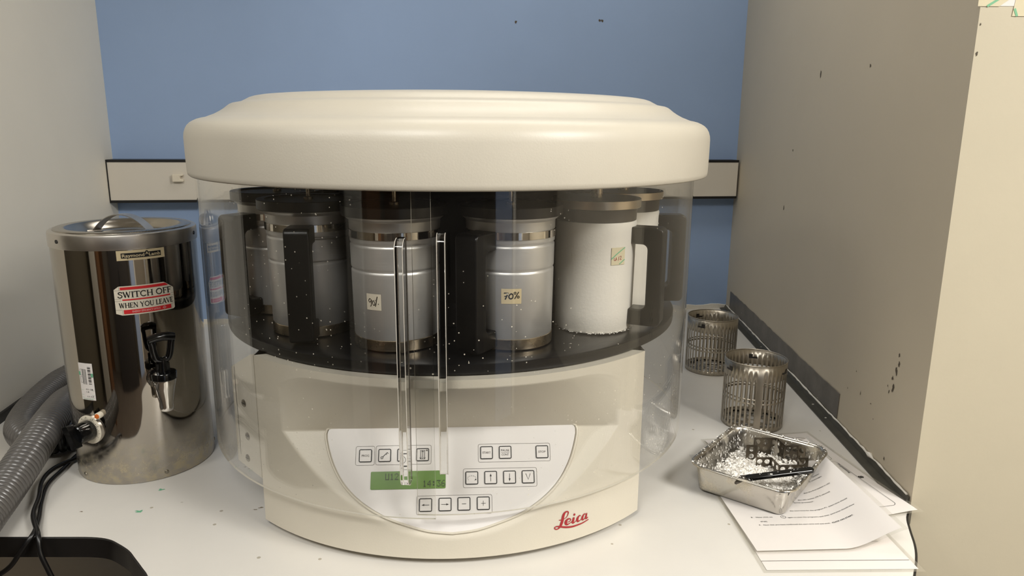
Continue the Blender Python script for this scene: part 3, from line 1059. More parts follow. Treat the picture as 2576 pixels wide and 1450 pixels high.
def key(cx, cy, kind):
    mb = MB()
    S = 0.0170 / 2
    frame_on(mb, PM, cx - S, cy - S, cx + S, cy + S, 0.0020, 0.0012, H1 + 0.0006, 1)
    mb.poly([PM(x, y, H1 + 0.0004) for x, y in rrect(cx - S + .001, cy - S + .001, cx + S - .001, cy + S - .001, 0.0012)], 0)
    h = H1 + 0.0008
    if kind in ('PROG', 'START', 'STOP'):
        text_on(mb, PM, kind, cx, cy - 0.0012, 0.0027, h, 0.0098 if kind != 'START' else 0.0110, 'c', 2)
    elif kind == 'PAUSE':
        text_on(mb, PM, 'PAUSE', cx, cy + 0.0013, 0.0028, h, 0.0110, 'c', 3)
        text_on(mb, PM, 'CONT', cx, cy - 0.0042, 0.0027, h, 0.0095, 'c', 2)
        mb.ribbon([(cx - .0056, cy), (cx + .0056, cy)], 0.0003, PM, h, 2)
    elif kind == 'key':
        mb.ribbon(arc(cx - .0035, cy - .0030, .0014, .0014, 0, 360, 16), 0.0007, PM, h, 1)
        mb.ribbon([(cx - .0025, cy - .0020), (cx + .0036, cy + .0038)], 0.0008, PM, h, 1)
        mb.ribbon([(cx + .0034, cy + .0036), (cx + .0050, cy + .0022)], 0.0007, PM, h, 1)
        mb.ribbon([(cx + .0016, cy + .0020), (cx + .0030, cy + .0006)], 0.0007, PM, h, 1)
    elif kind == 'clock':
        mb.ribbon(arc(cx, cy, .0046, .0046, 0, 360, 24), 0.0005, PM, h, 1)
        mb.ribbon([(cx, cy + .0034), (cx, cy), (cx + .0022, cy - .0014)], 0.0005, PM, h, 1)
    elif kind == 'lift':
        for dx_, d in ((-.0026, -1), (0, 1), (.0026, -1)):
            mb.ribbon([(cx + dx_, cy - .0054), (cx + dx_, cy + .0054)], 0.0006, PM, h, 1)
            yy = cy + d * .0054
            mb.ribbon([(cx + dx_ - .0013, yy - d * .0020), (cx + dx_, yy), (cx + dx_ + .0013, yy - d * .0020)], 0.0005, PM, h, 1)
        mb.ribbon([(cx - .0036, cy + .0054), (cx + .0036, cy + .0054)], 0.0005, PM, h, 1)
        mb.ribbon([(cx - .0036, cy - .0056), (cx + .0036, cy - .0056)], 0.0005, PM, h, 1)
        mb.poly([PM(cx + .0056 + .0011 * cos(2 * pi * i / 14), cy + .0056 + .0011 * sin(2 * pi * i / 14), h) for i in range(14)], 2)
    elif kind == 'cycle':
        for i in range(9):
            a = -35 + i * 30
            mb.ribbon(arc(cx, cy - .0004, .0056, .0032, a, a + 17, 4), 0.0004, PM, h, 1)
        arrow(mb, cx + .0040, cy - .0030, -0.8, -0.6, .001, .0011, .0003, h, 1)
    elif kind == 'V':
        mb.ribbon([(cx - .0030, cy + .0042), (cx, cy - .0036), (cx + .0030, cy + .0042)], 0.0006, PM, h, 1)
    elif kind == 'minus':
        mb.ribbon([(cx - .0028, cy), (cx + .0028, cy)], 0.0006, PM, h, 1)
    elif kind == 'plus':
        mb.ribbon([(cx - .0030, cy), (cx + .0030, cy)], 0.0005, PM, h, 1)
        mb.ribbon([(cx, cy - .0032), (cx, cy + .0032)], 0.0005, PM, h, 1)
    else:
        d = {'up': (0, 1), 'down': (0, -1), 'left': (-1, 0), 'right': (1, 0)}[kind]
        arrow(mb, cx, cy, d[0], d[1], .0096, .0013, .0006, h, 1)
    o = mb.build('button', ['membrane', 'black_ink', 'grey_ink', 'grey_print2'] if False else ['membrane', 'black_ink', 'grey_ink', 'grey_ink'], cp, smooth=0, recalc=False)
    o['label'] = {'PROG': 'key marked PROG', 'START': 'key marked START', 'STOP': 'key marked STOP', 'PAUSE': 'key marked PAUSE CONT', 'key': 'key with a key symbol',
                  'clock': 'key with a clock symbol', 'lift': 'key with three vertical arrows', 'cycle': 'key with a dashed circling arrow', 'V': 'key marked V', 'minus': 'key with a minus sign',
                  'plus': 'key with a plus sign', 'up': 'key with an up arrow', 'down': 'key with a down arrow', 'left': 'key with a left arrow', 'right': 'key with a right arrow'}[kind]


for cx, cy, kd in ((-0.1158, 0.1082, 'PROG'), (-0.0904, 0.1082, 'key'), (-0.0652, 0.1082, 'clock'), (-0.0400, 0.1082, 'lift'),
                   (0.0455, 0.1092, 'START'), (0.0706, 0.1092, 'PAUSE'), (0.1204, 0.1090, 'STOP'),
                   (0.0255, 0.0766, 'cycle'), (0.0506, 0.0766, 'up'), (0.0758, 0.0766, 'down'), (0.1006, 0.0766, 'V'),
                   (-0.0352, 0.0434, 'left'), (-0.0098, 0.0436, 'right'), (0.0150, 0.0438, 'minus'), (0.0404, 0.0440, 'plus')):
    key(cx, cy, kd)
# display
mb = MB()
mb.poly([PM(x, y, H1 + 0.0004) for x, y in rrect(-0.1078, 0.0641, -0.0092, 0.0872, 0.0016)])
lcd = mb.build('display', 'lcd', cp, smooth=0)
mb = MB()
CW = 0.0986 / 16


def lcd_char(ch, col, row):
    dp = CW / 6.2
    x0 = -0.1078 + CW * col + CW * 0.12
    y0 = 0.0845 if row == 0 else 0.0748
    for j, ln in enumerate(DOTS[ch]):
        for i, c in enumerate(ln):
            if c == '1':
                xa, ya = x0 + i * dp, y0 - j * dp * 1.22
                mb.poly([PM(xa, ya - dp * 1.12, H1 + .0008), PM(xa + dp * .92, ya - dp * 1.12, H1 + .0008), PM(xa + dp * .92, ya, H1 + .0008), PM(xa, ya, H1 + .0008)])


for i, ch in enumerate('U12'):
    lcd_char(ch, 3 + i, 0)
for i, ch in enumerate('14:36'):
    lcd_char(ch, 11 + i, 1)
mb.build('display_digits', 'lcd_dark', lcd, smooth=0)
# red script on the lower right of the front
AX = (0.0006567, 0.0000514)
AZ = (-0.0001819, -0.000618)


def logo_pt(zx, zy):
    px, py = 1360 + zx / 14.5 - 1393.0, 1260 + zy / 14.5 - 1332.0
    return (0.1378 + AX[0] * px + AX[1] * py, 0.0342 + AZ[0] * px + AZ[1] * py)


def FS(s, z, h=0.0):
    a = s / BR
    return loc((BR + h) * sin(a), -(BR + h) * cos(a), z)


LOGO = [
    [(845, 665, 18), (930, 600, 24), (985, 500, 36), (1005, 430, 38), (975, 398, 38), (905, 420, 55), (845, 500, 85), (810, 600, 92), (785, 720, 92), (745, 830, 92), (705, 920, 80), (650, 995, 48), (580, 1040, 36), (520, 1035, 36), (505, 990, 36), (555, 950, 34), (640, 940, 44), (740, 950, 54), (900, 958, 60), (1100, 938, 58), (1300, 880, 50), (1500, 805, 42), (1735, 680, 32)],
    [(662, 716, 22), (745, 706, 30)],
    [(945, 778, 20), (1030, 750, 26), (1078, 690, 32), (1050, 652, 32), (970, 672, 60), (905, 750, 88), (900, 830, 84), (950, 858, 50), (1040, 810, 26), (1115, 755, 22)],
    [(1195, 600, 66), (1165, 700, 82), (1142, 775, 82), (1165, 798, 56), (1215, 770, 28), (1265, 725, 24)],
    [(1182, 512, 50), (1215, 502, 78), (1248, 488, 50)],
    [(1442, 548, 34), (1400, 540, 36), (1345, 600, 70), (1312, 680, 86), (1330, 742, 66), (1395, 722, 30), (1465, 665, 22)],
    [(1645, 480, 26), (1575, 492, 46), (1510, 590, 76), (1495, 665, 72), (1530, 690, 42), (1600, 630, 26), (1645, 560, 20)],
    [(1690, 445, 24), (1660, 520, 60), (1632, 610, 74), (1650, 645, 52), (1722, 592, 24)],
]
mb = MB()
for st in LOGO:
    sp = smooth_line(st, 6)
    mb.ribbon([logo_pt(a, b) for a, b, _ in sp], [w / 14.5 * 0.00064 for _, _, w in sp], FS, 0.0006)
lg = mb.build('maker_lettering', 'red_logo', TP, smooth=0, recalc=False)
lg['label'] = 'red script lettering with an underline'


# clear guard: two curved sheets, each with a grip bar near its front edge
def shield(name, rad, a_front, a_back, z0, z1, bar_a):
    th = 0.003
    n = 120
    mb = MB()
    rows_o, rows_i = [], []
    zz = [z0 + (z1 - z0) * k / 6 for k in range(7)]
    for z in zz:
        rows_o.append([(rad * cos(a_front + (a_back - a_front) * k / n), rad * sin(a_front + (a_back - a_front) * k / n), z) for k in range(n + 1)])
        rows_i.append([((rad - th) * cos(a_front + (a_back - a_front) * k / n), (rad - th) * sin(a_front + (a_back - a_front) * k / n), z) for k in range(n + 1)])
    mb.grid(rows_o, 0)
    mb.grid(rows_i, 0)
    mb.grid([rows_o[0], rows_i[0]], 1)
    mb.grid([rows_o[-1], rows_i[-1]], 1)
    mb.grid([[r[0] for r in rows_o], [r[0] for r in rows_i]], 1)
    mb.grid([[r[-1] for r in rows_o], [r[-1] for r in rows_i]], 1)
    s = mb.build(name, ['shield', 'shield_edge'], TP, smooth=40)
    # grip bar
    zb0, zb1, w, dpt = bar_a[1], bar_a[2], 0.0095, 0.024
    a = R_(bar_a[0])
    er, et = Vector((cos(a), sin(a), 0)), Vector((-sin(a), cos(a), 0))
    rb = rad + 0.0003
    ol = []
    rc = 0.014
    ol += [(0, zb0), (dpt - rc, zb0)] + [(dpt - rc + rc * sin(R_(t)), zb0 + rc - rc * cos(R_(t))) for t in (15, 30, 45, 60, 75, 90)]
    ol += [(dpt - rc + rc * cos(R_(t)), zb1 - rc + rc * sin(R_(t))) for t in (0, 15, 30, 45, 60, 75, 90)] + [(0, zb1)]
    mb = MB()
    mb.prism(ol, -w / 2, w / 2, 0, fmap=lambda x, z, y: tuple(er * (rb + x) + et * y + Vector((0, 0, z))), side_mi=0)
    o = mb.build('grip_bar', ['bar', 'bar_edge'], s, smooth=30)
    bevel(o, 0.0009, 2)
    # pale threads painting the bright refracted edges of the bar
    mb = MB()
    for sy in (-1, 1):
        pth = [tuple(er * (rb + x) + et * (sy * (w / 2)) + Vector((0, 0, z))) for x, z in ol[1:-1]]
        mb.tube(pth, 0.00040, 6)
    mb.build('bar_edge', 'bar_edge', s)
    return s


sh1 = shield('guard_sheet', 0.4000, R_(-97.9), R_(-262), 0.0773, 0.4905, (-102.6, 0.131, 0.4360))
sh1['label'] = 'left clear curved guard sheet'
sh2 = shield('guard_sheet', 0.3905, R_(-101.4), R_(80), 0.0773, 0.4905, (-96.2, 0.141, 0.4410))
sh2['label'] = 'right clear curved guard sheet'

# ------------------------------------------------------------------ beakers
ZC = 0.2722
ST_R = 0.272


def beaker_handle(parent, r_in, r_out, zl, zh, w=0.030, bar=0.022, arm=0.024, mat='black_plastic'):
    """flat D-shaped handle standing out along +x"""
    mb = MB()
    ol = rrect(r_in, zl, r_out, zh, 0.008, 4)
    inn = rrect(r_in - 0.02, zl + arm, r_out - bar, zh - arm, 0.007, 4)
    # ring-like prism with the inner side open towards the body
    pts = [(r_in, zl)] + [(r_out - 0.008 + 0.008 * sin(R_(t)), zl + 0.008 - 0.008 * cos(R_(t))) for t in range(0, 91, 18)]
    pts += [(r_out - 0.008 + 0.008 * cos(R_(t)), zh - 0.008 + 0.008 * sin(R_(t))) for t in range(0, 91, 18)] + [(r_in, zh)]
    xi = r_out - bar
    pts += [(r_in, zh - arm), (xi - 0.008, zh - arm)] + [(xi - 0.008 + 0.008 * sin(R_(t)), zh - arm - 0.008 + 0.008 * cos(R_(t))) for t in range(18, 91, 18)]
    pts += [(xi - 0.008 + 0.008 * cos(R_(t)), zl + arm + 0.008 - 0.008 * sin(R_(t))) for t in range(0, 91, 18)] + [(r_in, zl + arm)]
    mb.prism(pts, -w / 2, w / 2, fmap=lambda x, z, y: (x, y, z))
    o = mb.build('handle', mat, parent, smooth=30)
    bevel(o, 0.0022, 3)
    return o


def steel_beaker(label):
    t = thing('reagent_beaker', (0, 0, 0), label, 'beaker', 'reagent beakers on the carousel')
    mb = MB()
    mb.lathe([(0.0, 0.001), (0.0570, 0.001), (0.0570, 0.0150), (0.0578, 0.0160), (0.0590, 0.1010), (0.0590, 0.1025), (0.0574, 0.1050), (0.0590, 0.1075), (0.0592, 0.1090),
              (0.0596, 0.1350), (0.0596, 0.1365), (0.0581, 0.1388), (0.0598, 0.1412), (0.0600, 0.1430), (0.0602, 0.1600), (0.0604, 0.1690), (0.0625, 0.1705), (0.0655, 0.1730), (0.0660, 0.1745), (0.0640, 0.1745), (0.0590, 0.1700), (0.0560, 0.012), (0.0, 0.010)], 72)
    mb.build('body', 'brushed', t, smooth=40)
    mb = MB()
    mb.lathe([(0.0574, 0.0005), (0.0582, 0.0010), (0.0582, 0.0145), (0.0576, 0.0152)], 72)
    mb.build('base_ring', 'ring_steel', t)
    mb = MB()
    mb.lathe([(0.0604, 0.1470), (0.0614, 0.1474), (0.0614, 0.1568), (0.0604, 0.1572)], 72)
    mb.build('clamp_band', 'polished', t)
    beaker_handle(t, 0.0575, 0.1030, 0.004, 0.158, w=0.033)
    return t


def place(t, ang, hang, r=ST_R):
    a = R_(ang)
    t.location = (r * cos(a), r * sin(a), ZC)
    t.rotation_euler = (0, 0, R_(hang))
    return t


def label_patch(parent, rad_f, a_deg, z0, w, hgt, mat, strokes=(), smat='black_ink', extra=None):
    """sticker on a beaker body; angle measured in the beaker's own frame"""
    f = cyl_map(0, 0, 0.059, R_(a_deg), z0, rad_f)
    mb = MB()
    patch(mb, f, 0, w, 0, hgt, 0.0004, 12)
    me = mb.build('sticker', mat, parent, smooth=40, local=True)
    mb = MB()
    for pts, wd in strokes:
        mb.ribbon([(x * w, y * hgt) for x, y in pts], wd, f, 0.0008)
    if strokes:
        mb.build('handwriting', smat, me, smooth=0, recalc=False, local=True)
    return me


rad_steel = lambda z: 0.0578 + (z - 0.016) * (0.0590 - 0.0578) / 0.085
B90 = steel_beaker('steel beaker with a white sticker handwritten 90 percent, left of centre on the carousel')
others = [copy_tree(B90) for _ in range(3)]
B70, BL_, BLB = others
B70['label'] = 'steel beaker with a cream sticker handwritten 70 percent, right of centre on the carousel'
BL_['label'] = 'steel beaker without sticker, standing left of the one marked 90 percent'
BLB['label'] = 'steel beaker mostly hidden behind the leftmost front one, only handle and edge showing'
place(B90, -111.0, 95)
place(B70, -78.0, -131)
place(BL_, -142.0, -93, 0.277)
place(BLB, -173.0, -128, 0.285)
s90 = [(smooth_line([(.36, .62), (.24, .70), (.16, .56), (.26, .48), (.36, .62), (.34, .34), (.28, .22)], 4), .0009), (smooth_line([(.50, .30), (.42, .44), (.48, .60), (.56, .50), (.58, .36), (.50, .30)], 4), .0009),
       ([(.62, .24), (.76, .86)], .0011), ([(.60, .62), (.64, .62)], .0012), ([(.80, .40), (.84, .40)], .0013)]
s70 = [([(.14, .72), (.34, .74), (.24, .40), (.20, .30)], .0016), ([(.16, .50), (.32, .54)], .0010), (smooth_line([(.44, .34), (.38, .50), (.48, .68), (.58, .60), (.56, .40), (.44, .34)], 4), .0016),
       ([(.66, .34), (.86, .80)], .0012), (arc(.68, .72, .05, .07, 0, 360, 10), .0010), (arc(.84, .46, .05, .07, 0, 360, 10), .0010)]
BACK = []
for ang in (156.0, 126.0, 46.0, 15.0):
    bk = copy_tree(BLB)
    bk['label'] = 'steel beaker at the back of the carousel, almost hidden behind the front row of beakers'
    bk['group'] = 'hidden beakers at the back of the carousel'
    place(bk, ang, ang + 35, 0.275)
    BACK.append(bk)
# sticker angles are turned back by each beaker's own rotation
label_patch(B90, rad_steel, -130.0 - 95, 0.0560, 0.0215, 0.0215, 'label', s90)
label_patch(B70, rad_steel, -109.5 + 131, 0.0640, 0.0265, 0.0200, 'label_tan', s70)


def wax_beaker(label):
    t = thing('wax_beaker', (0, 0, 0), label, 'beaker', 'white wax beakers on the carousel')
    mb = MB()
    mb.lathe([(0.0, 0.001), (0.0545, 0.001), (0.0560, 0.004), (0.0572, 0.030), (0.0585, 0.1450), (0.0588, 0.1560), (0.0580, 0.1592), (0.0560, 0.1600)], 72)
    mb.build('body', 'wax_white', t, smooth=40)
    mb = MB()
    mb.lathe([(0.0545, 0.1590), (0.0570, 0.1592), (0.0580, 0.1600), (0.0588, 0.1770), (0.0560, 0.1775)], 72)
    mb.build('neck', 'neck_dark', t)
    beaker_handle(t, 0.0555, 0.1020, 0.010, 0.152)
    return t


W1 = wax_beaker('white wax beaker with a green striped tape label marked u12, right front of the carousel')
W2 = copy_tree(W1)
W2['label'] = 'white wax beaker half hidden behind the one with the green striped tape'
mb = MB()
for k in range(150):
    a = random.uniform(0, 2 * pi)
    q = random.uniform(0.0548, 0.0585)
    z = random.uniform(0.0004, 0.0028)
    c, s_ = Vector((q * cos(a), q * sin(a), z)), random.uniform(.0006, .0016)
    mb.poly([tuple(c + Vector((s_ * cos(t + a), s_ * sin(t + a), random.uniform(-.0003, .0008)))) for t in (0, 1.3, 2.5, 3.8, 5.0)])
mb.build('wax_crust', 'wax', W1, smooth=0, recalc=False, local=True)['kind'] = 'stuff'
place(W1, -47.5, -31, 0.282)
place(W2, -18.0, -12, 0.281)
rad_wax = lambda z: 0.0572 + (z - 0.03) * 0.0013 / 0.115 + 0.0006
f = None
lw = label_patch(W1, rad_wax, -82.0 + 31, 0.1010, 0.0225, 0.0245, 'tape',
                 [(smooth_line([(.20, .42), (.18, .30), (.28, .26), (.34, .44), (.34, .28)], 4), .0006), ([(.48, .24), (.52, .48)], .0006), (smooth_line([(.58, .46), (.68, .50), (.68, .40), (.60, .30), (.74, .32)], 4), .0006)], 'red_logo')
fw = cyl_map(0, 0, 0.059, R_(-51.0), 0.1010, rad_wax)
mb = MB()
mb.ribbon([(0.0, 0.0085), (0.0075, 0.0150), (0.0150, 0.0200), (0.0222, 0.0240)], 0.0016, fw, 0.0007)
mb.ribbon([(0.0130, 0.0010), (0.0222, 0.0070)], 0.0016, fw, 0.0007)
mb.build('tape_stripe', 'green_tape', lw, smooth=0, recalc=False, local=True)

# lids on the beakers, each with its hanger rod
def beaker_lid(label, plain=True):
    t = thing('beaker_lid', (0, 0, 0), label, 'lid', 'round lids on the beakers')
    mb = MB()
    if plain:
        mb.lathe([(0.0, 0.1750), (0.0695, 0.1750), (0.0705, 0.1760), (0.0705, 0.1880), (0.0695, 0.1890), (0.0600, 0.1890), (0.0590, 0.1870), (0.0, 0.1865)], 72)
        mb.build('disc', 'lid_dark', t)
    else:
        mb.lathe([(0.0, 0.1778), (0.0630, 0.1778), (0.0640, 0.1785), (0.0640, 0.1895)], 72, mi=0)
        mb.lathe([(0.0640, 0.1895), (0.0632, 0.1903), (0.0, 0.1905)], 72, mi=1)
        mb.build('disc', ['rim_alu', 'lid_dark'], t)
    mb = MB()
    mb.lathe([(0.0, 0.1865), (0.0065, 0.1865), (0.0065, 0.1900), (0.0028, 0.1910), (0.0028, 0.2230), (0.0, 0.2230)] if plain else
             [(0.0, 0.190), (0.0085, 0.190), (0.0085, 0.2230), (0.0, 0.2230)], 20)
    mb.build('hanger_rod', 'ring_steel', t)
    return t


l0 = beaker_lid('dark round lid on the steel beaker marked 90 percent')
lids = [l0] + [copy_tree(l0) for _ in range(3)]
lids[1]['label'] = 'dark round lid on the steel beaker marked 70 percent'
lids[2]['label'] = 'dark round lid on the steel beaker left of the one marked 90 percent'
lids[3]['label'] = 'dark round lid on the hidden steel beaker at far left'
l4 = beaker_lid('steel rimmed lid on the white beaker with green striped tape', False)
l5 = copy_tree(l4)
l5['label'] = 'steel rimmed lid on the half hidden white beaker at the back'
back_lids = []
for bk in BACK:
    bl = copy_tree(l0)
    bl['label'] = 'dark round lid at the back of the carousel, on an almost hidden steel beaker'
    bl['group'] = 'hidden lids at the back of the carousel'
    back_lids.append(bl)
for l, bk in zip(lids + [l4, l5] + back_lids, [B90, B70, BL_, BLB, W1, W2] + BACK):
    l.location = bk.location

# ------------------------------------------------------------------ water boiler
UC, UR = (-0.5325, 0.0120), 0.1055
UB = thing('water_boiler', (UC[0], UC[1], 0), 'tall polished steel water boiler with black tap, left of the round machine', 'boiler')


def uf(a_deg, z0):
    return cyl_map(UC[0], UC[1], UR, R_(a_deg), z0)


C3 = (UC[0], UC[1], 0)
mb = MB()
mb.lathe([(0.1040, 0.0), (0.1052, 0.001), (0.1055, 0.003), (0.1055, 0.374), (0.1050, 0.379)], 120, C3, mi=0)
mb.build('body', 'urn_steel', UB)
mb = MB()
mb.lathe([(0.1050, 0.3765), (0.1066, 0.3770), (0.1070, 0.3785), (0.1070, 0.3965), (0.1062, 0.3990), (0.1040, 0.4005), (0.0990, 0.4008), (0.0980, 0.3985)], 120, C3)
rim = mb.build('rim', 'urn_rim', UB)
for a in (-128.3, -1.9, 60, 150):
    mb = MB()
    f = cyl_map(UC[0], UC[1], 0.1070, R_(a), 0.3885)
    mb.prism([(0.0030 * cos(2 * pi * k / 16), 0.0030 * sin(2 * pi * k / 16)) for k in range(16)], 0.0, 0.0008, fmap=lambda x, y, h, f=f: f(x, y, h))
    mb.build('screw', 'trunk_black', rim)
mb = MB()
mb.lathe([(0.0, 0.3905), (0.030, 0.3905), (0.034, 0.3895), (0.050, 0.3893), (0.053, 0.3905), (0.057, 0.3905), (0.060, 0.3890), (0.072, 0.3888), (0.074, 0.3900), (0.0785, 0.3965), (0.082, 0.4020), (0.0850, 0.4030), (0.0968, 0.4030), (0.0990, 0.4020), (0.0992, 0.4008)], 120, C3)
ul = mb.build('boiler_lid', 'lid_steel', UB, smooth=40)
mb = MB()
hd = Vector((0.93, -0.36, 0)).normalized()
sd = Vector((-hd.y, hd.x, 0))
rows = []
for k in range(25):
    t_ = -1 + 2 * k / 24
    c = Vector((UC[0], UC[1], 0.392)) + hd * (0.052 * t_) + Vector((0, 0, 0.0265 * (1 - abs(t_) ** 2.2)))
    rows.append([tuple(c - sd * 0.0088), tuple(c + sd * 0.0088), tuple(c + sd * 0.0088 + Vector((0, 0, 0.0012))), tuple(c - sd * 0.0088 + Vector((0, 0, 0.0012)))])
mb.grid(rows, 0, close_u=True)
for e in (-1, 1):
    p = Vector((UC[0], UC[1], 0.3912)) + hd * (0.055 * e)
    mb.box((p.x - 0.010, p.y - 0.006, 0.3905), (p.x + 0.010, p.y + 0.006, 0.3925))
mb.build('lid_handle', 'urn_rim', ul, smooth=50)
for a in (-131.4, -57.5, 20, 90, 160):
    mb = MB()
    f = uf(a, 0.0105)
    rings = [[f(r * cos(2 * pi * i / 14), r * sin(2 * pi * i / 14), h) for i in range(14)] for r, h in ((.0034, 0), (.0030, .0012), (.0012, .0018), (0.0001, .0018))]
    mb.grid(rings, 0, close_u=True)
    mb.build('base_screw', 'screw', UB)
# maker's plate
NW = (77.9 - 41.3) * pi / 180 * UR
f = uf(-77.9, 0.3610)
mb = MB()
patch(mb, f, 0, NW, 0.0, 0.0150, 0.0005, 14)
mk = mb.build('maker_plate', 'label_tan', UB, smooth=40)
mb = MB()
x0, x1 = 0.006, NW - 0.006
patch(mb, f, x0, x1, 0.0036, 0.0112, 0.0009, 16)
mb.poly([f(0.0385, 0.0108, .0009), f(0.0440, 0.0108, .0009), f(0.0422, 0.0132, .0009), f(0.0402, 0.0132, .0009)])
mb.poly([f(0.0150, 0.0040, .0009), f(0.0135, 0.0018, .0009), f(0.0185, 0.0040, .0009)])
mb.build('plate_ground', 'black_ink', mk, smooth=0, recalc=False)
mb = MB()
text_on(mb, f, 'Raymond', x0 + 0.0015, 0.0050, 0.0048, 0.0013, 0.0300, 'l', 0, 0.018)
text_on(mb, f, 'A', x0 + 0.0328, 0.0072, 0.0042, 0.0013, 0.0046, 'l', 0, 0.01)
text_on(mb, f, 'Lamb', x1 - 0.0012, 0.0050, 0.0048, 0.0013, 0.0162, 'r', 0, 0.018)
mb.build('plate_lettering', 'label_tan', mk, smooth=0, recalc=False)
# energy sticker
SWW, SWH = 0.0850, 0.0450
f = uf(-82.6, 0.2772)
u_ = lambda q: q * SWW
v_ = lambda q: (1 - q) * SWH


def sw_top(u):
    q = u / SWW
    if q < 0.08:
        return SWH * (0.89 + 0.11 * q / 0.08)
    if q > 0.83:
        return SWH * (1.0 - 0.24 * (q - 0.83) / 0.17)
    return SWH


def sw_bot(u):
    q = u / SWW
    if q < 0.10:
        return SWH * (0.07 * (1 - q / 0.10))
    if q > 0.97:
        return SWH * 0.05 * (q - 0.97) / 0.03
    return 0.0


mb = MB()
patch(mb, f, 0, SWW, sw_bot, sw_top, 0.0005, 40)
sw = mb.build('energy_sticker', 'label', UB, smooth=40)
sw['label'] = 'red and white sticker reading SWITCH OFF WHEN YOU LEAVE'
mb = MB()
patch(mb, f, u_(.10), u_(.845), v_(.125), v_(.035), 0.0009, 20)
mb.poly([f(u_(.845), v_(.125), .0009), f(u_(.905), v_(.125), .0009), f(u_(.845), v_(.035), .0009)])
patch(mb, f, u_(.12), u_(.925), v_(.492), v_(.447), 0.0009, 20)
patch(mb, f, u_(.125), u_(.925), v_(.955), v_(.815), 0.0009, 20)
mb.build('red_band', 'red_print', sw, smooth=40, recalc=False)
mb = MB()
serif_text(mb, f, 'SWITCH OFF', u_(.055), u_(.95), v_(.395), 0.205 * SWH, 0.0010)
serif_text(mb, f, 'WHEN YOU LEAVE', u_(.06), u_(.97), v_(.745), 0.175 * SWH, 0.0010)
mb.build('sticker_lettering', 'black_ink', sw, smooth=0, recalc=False)
mb = MB()
text_on(mb, f, 'ENERGY EFFICIENCY OFFICE', u_(.26), v_(.915), 0.062 * SWH, 0.0013, u_(.46), 'l')
for k in range(2):
    q = 0.0022 - 0.0009 * k
    cx, cy = u_(.795), v_(.885)
    dm = [(cx - q * 1.2, cy), (cx, cy + q), (cx + q * 1.2, cy), (cx, cy - q), (cx - q * 1.2, cy)]
    for a, b in zip(dm[:-1], dm[1:]):
        mb.ribbon([a, b], 0.0003, f, 0.0013)
mb.build('sticker_small_print', 'white_print', sw, smooth=0, recalc=False)
mb = MB()
for q in (.135, .43, .505, .80):
    mb.ribbon([(u_(.0), v_(q)), (u_(.10), v_(q))], 0.00022, f, 0.0009)
    mb.ribbon([(u_(.935), v_(q)), (u_(1.0), v_(q))], 0.00022, f, 0.0009)
for q, a, b in ((.085, .01, .135), (.11, .82, .99), (.94, .80, .99)):
    mb.ribbon([(u_(q), v_(a)), (u_(q), v_(b))], 0.00022, f, 0.0009)
mb.build('sticker_rule', 'grey_ink', sw, smooth=0, recalc=False)
# small test label
f = uf(-121.3, 0.1420)
LW, LH = 0.0262, 0.0600
mb = MB()
patch(mb, f, 0, LW, 0, LH, 0.0005, 10)
tl = mb.build('test_label', 'paper', UB, smooth=40)
mb = MB()
for k in range(26):
    v = LH - 0.006 - k * 0.0011
    wd = 0.0004 + 0.0004 * ((k * 7) % 3) / 2
    if k % 5 != 3:
        mb.ribbon([(LW * .66, v), (LW * .86, v)], wd, f, 0.0009)
for (a, b) in ((.50, .0030), (.40, .0026), (.30, .0030)):
    for k in range(13):
        v = LH - 0.010 - k * 0.0019
        mb.ribbon([(LW * a, v), (LW * a, v - 0.0012)], b * 0.45, f, 0.0009)
frame_on(mb, f, LW * .10, LH - .020, LW * .26, LH - .010, .0004, .0003, .0009)
frame_on(mb, f, LW * .10, LH - .032, LW * .26, LH - .022, .0004, .0003, .0009)
text_on(mb, f, '11-18', LW * .42, 0.0165, 0.0024, 0.0009, LW * .46)
text_on(mb, f, '1.8', LW * .42, 0.0125, 0.0022, 0.0009, LW * .18)
text_on(mb, f, '11-17', LW * .46, 0.0048, 0.0024, 0.0009, LW * .44)
mb.build('label_print', 'black_ink', tl, smooth=0, recalc=False)
mb = MB()
patch(mb, f, 0.0, LW * .12, LH - .020, LH - .014, .0010, 3)
patch(mb, f, LW * .86, LW, LH - .022, LH - .016, .0010, 3)
for v in (0.0158, 0.0085, 0.0038):
    mb.ribbon([(LW * .04, v), (LW * .94, v)], 0.00025, f, 0.0009)
text_on(mb, f, 'DO NOT REMOVE', LW * .16, 0.0010, 0.0016, 0.0009, LW * .68)
mb.build('label_green_print', 'green_stain', tl, smooth=0, recalc=False)
# thermostat dial and knob
ka = R_(-116.5)
er, et = Vector((cos(ka), sin(ka), 0)), Vector((-sin(ka), cos(ka), 0))
KC = Vector((UC[0], UC[1], 0.0930)) + er * (UR + 0.001)


def kf(x, y, h=0.0):
    return tuple(KC + et * x + Vector((0, 0, y)) + er * h)


def klathe(mb, prof, n=40, mi=0):
    mb.grid([[kf(r * cos(2 * pi * i / n), r * sin(2 * pi * i / n), h) for i in range(n)] for r, h in prof], mi, close_u=True)


